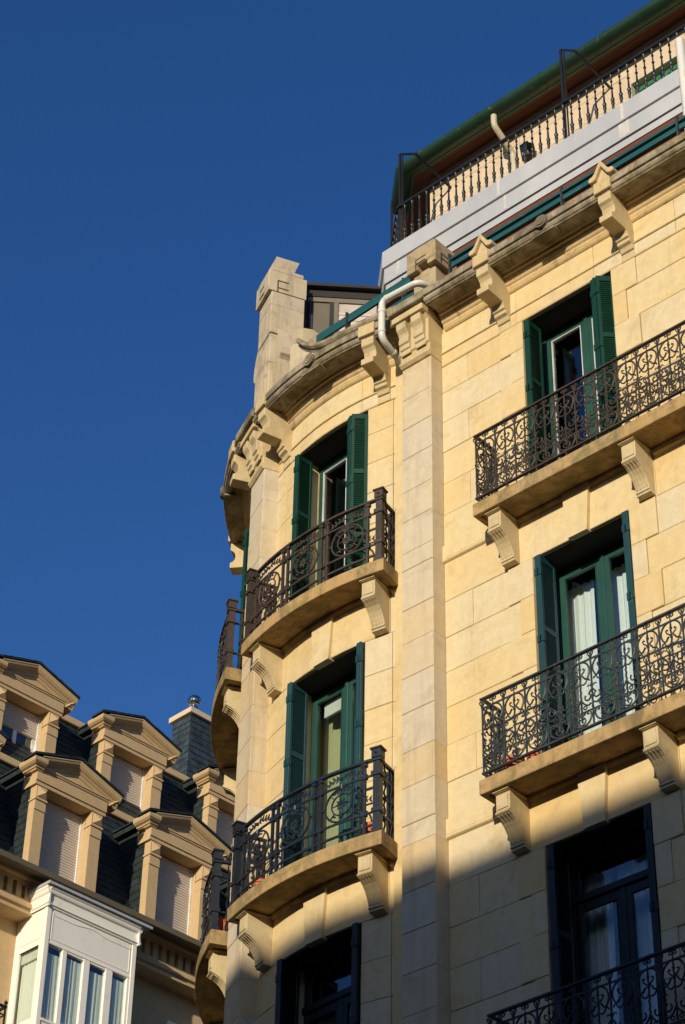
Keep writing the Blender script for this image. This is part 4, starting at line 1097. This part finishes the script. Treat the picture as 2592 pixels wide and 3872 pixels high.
def slat_prof(z0, z1, d=0.0, pitch=.056):
    n = int((z1-z0)/pitch); out = []
    for i in range(n):
        z = z0+(z1-z0)*i/n; h = (z1-z0)/n
        out += [(d-.016, z), (d-.002, z+h*.14), (d+.006, z+h*.45), (d+.0, z+h*.86)]
    out.append((d-.006, z1)); return out
def dormer(s0, o0, zk, foot, blind=1.0, name='dormer'):
    F = lambda s, o, z: L0(s0+s, o0+o, zk+z)
    mb = MB(); f = foot
    for a, b in ((.03, .28), (1.37, 1.63)):
        mb.box(F, a, b, -.18, 0, f, -.52, tone=.5); mb.box(F, a+(.06 if a < 1 else 0), b-(0 if a < 1 else .06), -.36, -.181, f, -.001, tone=.5)
        mb.box(F, a-.003, b+.003, -.175, .018, -.52, -.36, tone=.5); mb.box(F, a+.006, b-.006, -.17, .010, -.36, -.315)
        mb.box(F, a-.015, b+.015, -.178, .035, -.315, -.275); mb.box(F, a+.005, b-.005, -.17, .018, -.275, -.02)
        # pyramid stud
        cx = (a+b)/2+.012; h = .105
        vs = [F(cx-h, .018, -.25), F(cx+h, .018, -.25), F(cx+h, .018, -.04), F(cx-h, .018, -.04), F(cx-h, .03, -.25), F(cx+h, .03, -.25), F(cx+h, .03, -.04), F(cx-h, .03, -.04), F(cx+.02, .105, -.165)]
        mb.add(vs, [(0, 1, 5, 4), (1, 2, 6, 5), (2, 3, 7, 6), (3, 0, 4, 7), (4, 5, 8), (5, 6, 8), (6, 7, 8), (7, 4, 8)])
    mb.sweep(F, -.01, 1.69, [(-.36, 0), (.02, 0), (.02, .075), (.045, .08), (.045, .30), (.065, .31), (.065, .335), (.085, .345), (.085, .375), (-.36, .38)])
    # tympanum
    mb.plate(F, [(0, .375), (1.69, .375), (.845, .66)], -.3, .03)
    # raking cornice, mitred at the ridge, returned at the corners
    H = [(-.30, 0.0), (.20, 0.0), (.215, -.01), (.215, -.035), (.205, -.045), (.19, -.085), (.15, -.12), (.105, -.14), (.10, -.165), (.075, -.175), (.06, -.20), (.055, -.225), (.03, -.235), (-.30, -.235)]
    pts = [(-.03, .514), (.845, .79), (1.90, .457)]
    vs = []; k = len(H)
    for s, z in pts: vs += [F(s, o, z+h) for o, h in H]
    fs = []
    for i in range(2):
        for j in range(k): fs.append((i*k+j, i*k+(j+1) % k, (i+1)*k+(j+1) % k, (i+1)*k+j))
    fs += [tuple(range(k)), tuple(2*k+j for j in range(k-1, -1, -1))]
    mb.add(vs, fs)
    # level return of the cornice along both sides
    for sg, sc in ((-1, 0.0), (1, 1.69)):
        rp = [(-.02, .46), (.20, .46), (.205, .42), (.19, .375), (.15, .34), (.105, .32), (.10, .295), (.075, .285), (.06, .26), (-.02, .255)]
        vs = [F(sc+sg*p, -.30, z) for p, z in rp]+[F(sc+sg*p, p, z) for p, z in rp]+[F(sc-sg*(.10 if sg < 0 else -p*.98), p*(1 if sg < 0 else .98), z) for p, z in rp]; k = len(rp); fs = []
        for i in range(2):
            for j in range(k): fs.append((i*k+j, i*k+(j+1) % k, (i+1)*k+(j+1) % k, (i+1)*k+j))
        mb.add(vs, fs+[tuple(range(k)), tuple(2*k+j for j in range(k-1, -1, -1))])
    do = build(name, mb, 'plaster', LBt)
    # roof slabs
    rf = MB()
    for sgn in (-1, 1):
        sa = .845; sb = .845+sgn*1.09; za, zb_ = .80, .455
        for o_a, o_b, ww in ((-.14, .235, 1.09), (-2.6, -.14, .945)):
            sb = .845+sgn*ww; zb_ = .80-.345*ww/1.09
            rf.quad_uv([F(sa, o_b, za), F(sb, o_b, zb_), F(sb, o_a, zb_), F(sa, o_a, za)], [(0, 0), (1.1, 0), (1.1, 2.8), (0, 2.8)])
            rf.quad_uv([F(sa, o_b, za+.035), F(sb, o_b, zb_+.035), F(sb, o_a, zb_+.035), F(sa, o_a, za+.035)], [(0, 0), (1.1, 0), (1.1, 2.8), (0, 2.8)])
            rf.quad_uv([F(sa, o_b, za), F(sb, o_b, zb_), F(sb, o_b, zb_+.035), F(sa, o_b, za+.035)], [(0, 0), (1.1, 0), (1.1, .03), (0, .03)])
            rf.quad_uv([F(sb, o_b, zb_), F(sb, o_a, zb_), F(sb, o_a, zb_+.035), F(sb, o_b, zb_+.035)], [(0, 0), (2.8, 0), (2.8, .03), (0, .03)])
    # ragged slate edge
    for i in range(12):
        for sgn in (-1, 1):
            t = (i+.5)/12; s = .845+sgn*1.09*t; z = .80-.345*t+.035; e = .345/12/2*sgn*-1; o = .236+random.uniform(0, .008); dz = random.uniform(0, .005)
            q = [(s-.044, z-e), (s+.044, z+e), (s+.044, z+e+.006+dz), (s-.044, z-e+.006+dz)]
            rf.plate(F, q, -.1, o)
    build('roof', rf, 'slate', do)
    # slate cheeks and eaves strip
    for sg, sc in ((-1, .045), (1, 1.615)):
        ck = MB()
        G = lambda u, d, z, sg=sg, sc=sc: F(sc+sg*d, -u, z)
        nrow = int((.40-f)/.15)
        for i in range(nrow):
            z0 = f+(.40-f)*i/nrow; z1 = f+(.40-f)*(i+1)/nrow; j = 0
            for q in range(15):
                ua = .17+q*.18-(.09 if i % 2 else 0)+random.uniform(-.008, .008)
                ck.quad_uv([G(max(.17, ua), .014, z0), G(ua+.178, .014, z0), G(ua+.178, .002, z1), G(max(.17, ua), .002, z1)], [(q*.16+.01, i*.12+.01), (q*.16+.15, i*.12+.01), (q*.16+.15, i*.12+.11), (q*.16+.01, i*.12+.11)])
        ck.box(G, .185, 2.6, -.03, 0, f, .42)
        ck.box(G, .12, 2.6, 0, .125, .37, .475)
        build('cheek', ck, 'slate', do)
    # roller shutter with side guides
    zb_ = f if blind >= 1 else -.02-(-.02-f)*blind
    rs = MB(); pr = slat_prof(zb_, -.02, -.29)
    rs.sweep(F, .31, 1.34, pr, closed=False, cap=False)
    rs.box(F, .31, 1.34, -.36, -.30, zb_, -.02)
    build('roller_shutter', rs, 'roller', do)
    for a, b in ((.282, .312), (1.338, 1.368)):
        gd = MB(); gd.box(F, a, b, -.33, -.262, f, -.003); build('guide_rail', gd, 'white_pvc', do)
    if blind < 1:
        wn = MB()
        for a, b in ((.31, .39), (.78, .87), (1.26, 1.34)): wn.box(F, a, b, -.345, -.31, f, zb_)
        wo = build('window', wn, 'white_pvc', do)
        g = MB(); g.box(F, .39, .78, -.34, -.335, f, zb_); g.box(F, .87, 1.26, -.34, -.335, f, zb_); build('pane', g, 'glass', wo) if False else build('pane', g, 'glass', do)
        r = MB(); r.box(F, .35, 1.3, -.6, -.5, f, zb_); build('room_interior', r, 'room', do)
    mb = MB(); mb.box(F, .2, 1.5, -.5, -.36, -.02, .4); build('lintel', mb, 'plaster', do)
    return do
for s0 in (1.0, 3.82, 6.64, 9.46, 12.30, 15.1):
    dormer(s0, 0, 23.85, -1.95)
for s0, b in ((.98, 1), (3.80, 1), (6.62, .30), (9.41, 1), (12.33, 1), (15.1, 1)):
    dormer(s0, -1.7, 26.85, -1.85, blind=b)
# slate-clad chimney with a turbine cowl
ch = MB(); CS, CO = 12.72, -2.9
def chface(F, L, z0, z1, mb):
    n = int((z1-z0)/.16)
    for i in range(n):
        a, b = z0+(z1-z0)*i/n, z0+(z1-z0)*(i+1)/n
        mb.quad_uv([F(0, .012, a), F(L, .012, a), F(L, 0, b), F(0, 0, b)], [(0, a), (L, a), (L, b), (0, b)])
chface(lambda u, d, z: L0(CS+u, CO+d, z), 2.2, 26.5, 29.55, ch)
chface(lambda u, d, z: L0(CS-d, CO-u, z), .62, 26.5, 29.55, ch)
ch.box(L0, CS+.004, CS+2.2, CO-.62, CO-.004, 26.5, 29.57)
cho = build('chimney', ch, 'slate_blue', LBt)
mb = MB(); mb.box(L0, CS-.07, CS+2.3, CO-.68, CO+.07, 29.57, 29.70); build('chimney_coping', mb, 'attic_stone', cho)
mb = MB(); c = L0(CS+.28, CO-.25, 0)
mb.lathe(c, [(.095, 29.68), (.095, 29.98), (.07, 30.02)], 16)
for i in range(16):
    a0 = 2*pi*i/16; pts = []
    for j in range(9):
        t = -1+2*j/8; r = .145*sqrt(max(.02, 1-t*t*.93)); a = a0+.5*t; pts.append((c[0]+r*cos(a), c[1]+r*sin(a), 30.13+.13*t))
    mb.tube(pts, .019, 4)
mb.ball((c[0], c[1], 30.13), .125, 12, 8)
build('turbine_cowl', mb, 'steel', cho, smooth=True)

# ---- white bay window
bw = MB(); bs0, bs1 = 6.86, 8.96
bw.sweep(L0, bs0-.012, bs1+.012, [(-.35, 21.20), (.505, 21.20), (.515, 21.235), (.535, 21.24), (.535, 21.262), (.51, 21.27), (.51, 21.33), (.50, 21.335), (.50, 21.44), (.53, 21.46), (.545, 21.49), (.55, 21.52), (.575, 21.545), (.58, 21.58), (.56, 21.60), (-.35, 21.62)])
for sg, sc in ((-1, bs0-.01), (1, bs1+.01)):
    G = lambda u, d, z, sg=sg, sc=sc: L0(sc+sg*d, -u, z)
    bw.sweep(G, -.545, .35, [(-.02, 21.20), (.015, 21.20), (.025, 21.235), (.04, 21.24), (.04, 21.262), (.02, 21.27), (.02, 21.33), (.01, 21.335), (.01, 21.44), (.035, 21.46), (.05, 21.49), (.055, 21.52), (.075, 21.545), (.08, 21.58), (.06, 21.60), (-.02, 21.60)])
def bayfloor(zt, zb_):
    # corner posts, head panel, sill panel, mullions
    bw.box(L0, bs0, bs0+.10, .40, .50, zb_, zt, ch=.005); bw.box(L0, bs1-.10, bs1, .40, .50, zb_, zt, ch=.005)
    bw.box(L0, bs0, bs0+.07, -.36, -.27, zb_, zt); bw.box(L0, bs1-.07, bs1, -.36, -.27, zb_, zt)
    hp = zt-.64
    bw.box(L0, bs0+.10, bs1-.10, .36, .485, hp, zt)
    # panel mouldings with a shallow arch
    for e, d0, d1 in ((0, .48, .492),):
        a, b, c, d = bs0+.14+e, bs1-.14-e, hp+.05+e, zt-.06-e
        t = .014
        bw.box(L0, a, b, d0, d1, c, c+t); bw.box(L0, a, a+t, d0, d1, c+t, d); bw.box(L0, b-t, b, d0, d1, c+t, d)
        m = (a+b)/2; pts = [L0(a, d1-.006, d)] + [L0(m+x, d1-.006, d-.02-.085*(cos(x/.42*pi/1)+1)/2*-1-.0*x) for x in [(-.42+i*.06) for i in range(15)]] + [L0(b, d1-.006, d)]
        pts = [L0(a, d1-.006, d-.06), L0(m-.42, d1-.006, d-.06)]+[L0(m+x, d1-.006, d-.06+.055*(1+cos(pi*x/.42))/2) for x in [(-.36+i*.06) for i in range(13)]]+[L0(m+.42, d1-.006, d-.06), L0(b, d1-.006, d-.06)]
        bw.tube(pts, .009, 5)
    bw.box(L0, bs0+.10, bs1-.10, .38, .492, hp-.045, hp, ch=.006)
    wt = hp-.045; wb = wt-1.42
    bw.box(L0, bs0+.10, bs1-.10, .36, .50, wb-.06, wb, ch=.008); bw.box(L0, bs0+.10, bs1-.10, .36, .482, zb_, wb-.06)
    bw.box(L0, bs0+.2, bs1-.2, .48, .494, zb_+.08, wb-.16, ch=.008)
    xs = [(6.96, 6.985), (7.30, 7.40), (7.785, 7.93), (8.30, 8.46), (8.80, 8.86)]
    for a, b in xs: bw.box(L0, a, b, .40, .487, wb, wt, ch=.005)
    for a, b in ((7.40, 7.785), (7.93, 8.30)): bw.box(L0, a, b, .41, .478, wt-.035, wt); bw.box(L0, a, b, .41, .478, wb, wb+.04)
    # side frames
    for sc, sg in ((bs0, -1), (bs1, 1)):
        G = lambda u, d, z, sg=sg, sc=sc: L0(sc+sg*(d-.02), -u, z)
        bw.box(G, -.40, .30, 0, .012, hp-.06, zt); bw.box(G, -.36, .22, .012, .022, hp+.06, zt-.10, ch=.006); bw.box(G, -.40, .30, 0, .012, zb_, wb); bw.box(G, -.40, -.34, -.03, .015, wb, hp-.06); bw.box(G, .21, .30, -.03, .015, wb, hp-.06)
    return xs, wb, wt
fl_ = []
for zt, zb_ in ((21.20, 18.05), (18.0, 14.85)):
    fl_.append(bayfloor(zt, zb_))
bwo = build('bay_window', bw, 'white_paint', LBt)
for xs, wb, wt in fl_:
    for q in range(4):
        g = MB(); g.box(L0, xs[q][1]-.002, xs[q+1][0]+.002, .435, .441, wb, wt); build('pane', g, 'glass', bwo)
        build('curtain', curtain_mesh(lambda u, d, z: L0(u, d, z), xs[q][1]-.02, xs[q+1][0]+.02, .418, wb-.1, wt-.14+.05*(q % 2), .012, .095), 'lace', bwo)
    for sc, sg in ((bs0, -1), (bs1, 1)):
        G = lambda u, d, z, sg=sg, sc=sc: L0(sc+sg*(d-.02), -u, z)
        g = MB(); g.box(G, -.342, .212, -.02, -.015, wb, wt); build('pane', g, 'glass', bwo)
        g = MB(); g.box(G, -.33, .20, -.06, -.045, wt-.22, wt-.05); build('roller_blind', g, 'blind', bwo)
        build('curtain', curtain_mesh(G, -.33, .20, -.09, wb, wt-.1, .015, .09), 'lace', bwo)
mb = MB(); mb.box(L0, bs0+.12, bs1-.12, -.33, -.25, 14.9, 21.1); mb.box(L0, bs0+.02, bs1-.02, -.3, .36, 21.12, 21.19); mb.box(L0, bs0+.05, bs1-.05, -.3, .36, 17.98, 18.05); build('room_interior', mb, 'ceil', bwo)
mb = MB(); mb.box(L0, bs0-.10, bs1+.24, -.1, .62, 21.60, 21.625); mb.box(L0, bs0-.10, bs1+.24, .60, .625, 21.585, 21.635); mb.box(L0, bs0-.105, bs0-.08, 0.0, .62, 21.585, 21.64); mb.box(L0, bs0-.10, bs0+.35, .0, .012, 21.60, 21.80); build('flashing', mb, 'lead', bwo)
# iron balcony beside it
mb = MB(); mb.box(L0, 2.5, 6.30, -.35, .50, 17.9, 18.08); bo = build('balcony', mb, 'plaster', LBt)
mb = MB(); mb.box(L0, 2.55, 6.26, .42, .46, 19.02, 19.06); mb.box(L0, 6.22, 6.26, -.35, .42, 19.02, 19.06); mb.box(L0, 2.55, 6.26, .43, .45, 18.88, 18.90); mb.box(L0, 6.23, 6.25, -.35, .42, 18.88, 18.90)
for i in range(30): mb.tube([L0(2.6+i*.125, .44, 18.08), L0(2.6+i*.125, .44, 19.03)], .008, 4)
for i in range(7): mb.tube([L0(6.24, -.3+i*.12, 18.08), L0(6.24, -.3+i*.12, 19.03)], .008, 4)
mb.tube([L0(6.24, .44, 18.08), L0(6.24, .44, 19.08)], .02, 6); mb.ball(L0(6.24, .44, 19.12), .035, 8, 6); mb.tube([L0(6.24, .44, 19.14), L0(6.24, .44, 19.2)], .008, 4, r2=.002)
build('railing', mb, 'iron_black', bo)
for s0 in (.8, 4.2, 10.6, 13.6):
    for zz in (18.1, 14.8):
        F = lambda u, d, z, s0=s0, zz=zz: L0(s0+u, -.35+d, zz+z)
        mb = MB(); 
        for a, b in ((0, .1), (.55, .65), (1.1, 1.2)): mb.box(F, a, b, 0.002, .05, 0, 2.3)
        mb.box(F, .1, 1.1, .002, .05, 2.22, 2.3); mb.box(F, -.12, 0, .002, .07, 0, 2.42); mb.box(F, 1.2, 1.32, .002, .07, 0, 2.42); mb.box(F, 0, 1.2, .002, .07, 2.3, 2.42)
        wo = build('window', mb, 'white_paint', LBt); g = MB(); g.box(F, .1, 1.1, .006, .012, 0, 2.22); build('pane', g, 'frame_dark', wo)

# unseen ridge, added to block bright light from the low horizon
hv = []; hf = []; nx = 60
for i in range(nx+1):
    a = rad(-60+300*i/nx - 150+90); R0 = 430
    x, y = R0*cos(a), R0*sin(a)
    hv += [(x*.82, y*.82, -1), (x, y, 66+9*sin(i*.7)+6*sin(i*1.9)), (x*1.3, y*1.3, -1)]
for i in range(nx):
    for j in range(2): hf.append((i*3+j, i*3+j+1, i*3+4+j, i*3+3+j))
structure('horizon_blocker', hv, hf, 'horizon_blocker')

# ------------------------------------------------------------------ building across the main street (behind the camera; it shades the lower floors)
OB = thing('opposite_building', (0, -27, 0), 'plain rendered building across the main street, mirrored in the window panes', 'building')
OBH = 20.37
mb = MB(); mb.box(WALL, -34, 60, 27.0, 39.0, .1, OBH-.3); mb.box(WALL, -34.3, 60.3, 26.6, 39.3, OBH-.3, OBH)
build('wall', mb, 'render_wall', OB)
for zz in (3.6, 7.0, 10.4, 13.8, 17.0):
    for xx in range(-10, 34, 4):
        mb = MB(); G = lambda u, d, z, xx=xx, zz=zz: (xx-u, -27+d, zz+z)
        mb.box(G, -.7, -.6, -.02, .06, 0, 2.1); mb.box(G, .6, .7, -.02, .06, 0, 2.1); mb.box(G, -.7, .7, -.02, .06, 2.1, 2.2); mb.box(G, -.75, .75, -.02, .12, -.08, 0)
        o = build('window', mb, 'white_paint', OB)
        g = MB(); g.box(G, -.6, .6, -.02, .02, 0, 2.1); build('pane', g, 'frame_dark', o)

# ------------------------------------------------------------------ flower pots on the balconies
def pot(pos, r, h, label, plant=False):
    t = thing('flower_pot', pos, label, 'flower pot', 'terracotta flower pots on the balconies')
    mb = MB(); mb.lathe(pos, [(r*.68, 0), (r*.92, h*.78), (r*.92, h*.8), (r*.80, h*.8)], 16); build('pot', mb, 'terracotta', t, smooth=True)
    mb = MB(); mb.lathe(pos, [(r*.93, h*.78), (r*1.05, h*.79), (r*1.06, h), (r*.9, h), (r*.88, h*.85)], 16); build('rim', mb, 'terracotta', t)
    mb = MB(); mb.lathe(pos, [(r*.86, h*.8), (r*.86, h*.9), (r*.3, h*.93)], 12); build('soil', mb, 'soil', t)
    if plant:
        mb = MB()
        for i in range(70):
            a = random.random()*6.28; e = random.uniform(.2, 1.3); L = random.uniform(.10, .26); wd = random.uniform(.012, .022)
            base = Vector((pos[0]+random.uniform(-.03, .03), pos[1]+random.uniform(-.03, .03), pos[2]+h*.9+random.uniform(0, .22)))
            d = Vector((cos(a)*cos(e), sin(a)*cos(e), sin(e))); s_ = Vector((-sin(a), cos(a), 0))
            p1 = base+d*L*.5+Vector((0, 0, .01)); p2 = base+d*L+Vector((0, 0, -.05*L*4*cos(e)))
            mb.add([base, p1+s_*wd, p2, p1-s_*wd], [(0, 1, 2), (0, 2, 3)])
        build('foliage', mb, 'leaf', t)
    return t
c1_ = cyl(PH[0]); c2_ = cyl(PH[1])
pot((1.52, -.24, 13.605), .105, .17, 'terracotta pot behind the left corner of the lower scrollwork balcony railing')
pot((1.76, -.20, 13.605), .085, .13, 'small terracotta pot just right of the one in the scrollwork balcony corner')
pot(c1_(.86, .22, 13.605), .075, .20, 'slim terracotta pot beside the right corner post of the lower tower balcony')
pot(c1_(-.72, .22, 13.605), .09, .16, 'terracotta pot behind the left wreath of the lower tower balcony')
pot(c1_(-.93, .20, 13.605), .075, .13, 'terracotta pot against the left corner post of the lower tower balcony')
pot(c2_(.90, .22, 13.605), .085, .24, 'terracotta pot on the far tower balcony, seen below its side railing')
t = pot((2.47, .10, 17.105), .10, .16, 'potted green houseplant on the sill of the upper balcony window', True); t['category'] = 'plant'; t['group'] = ''
del t['group']
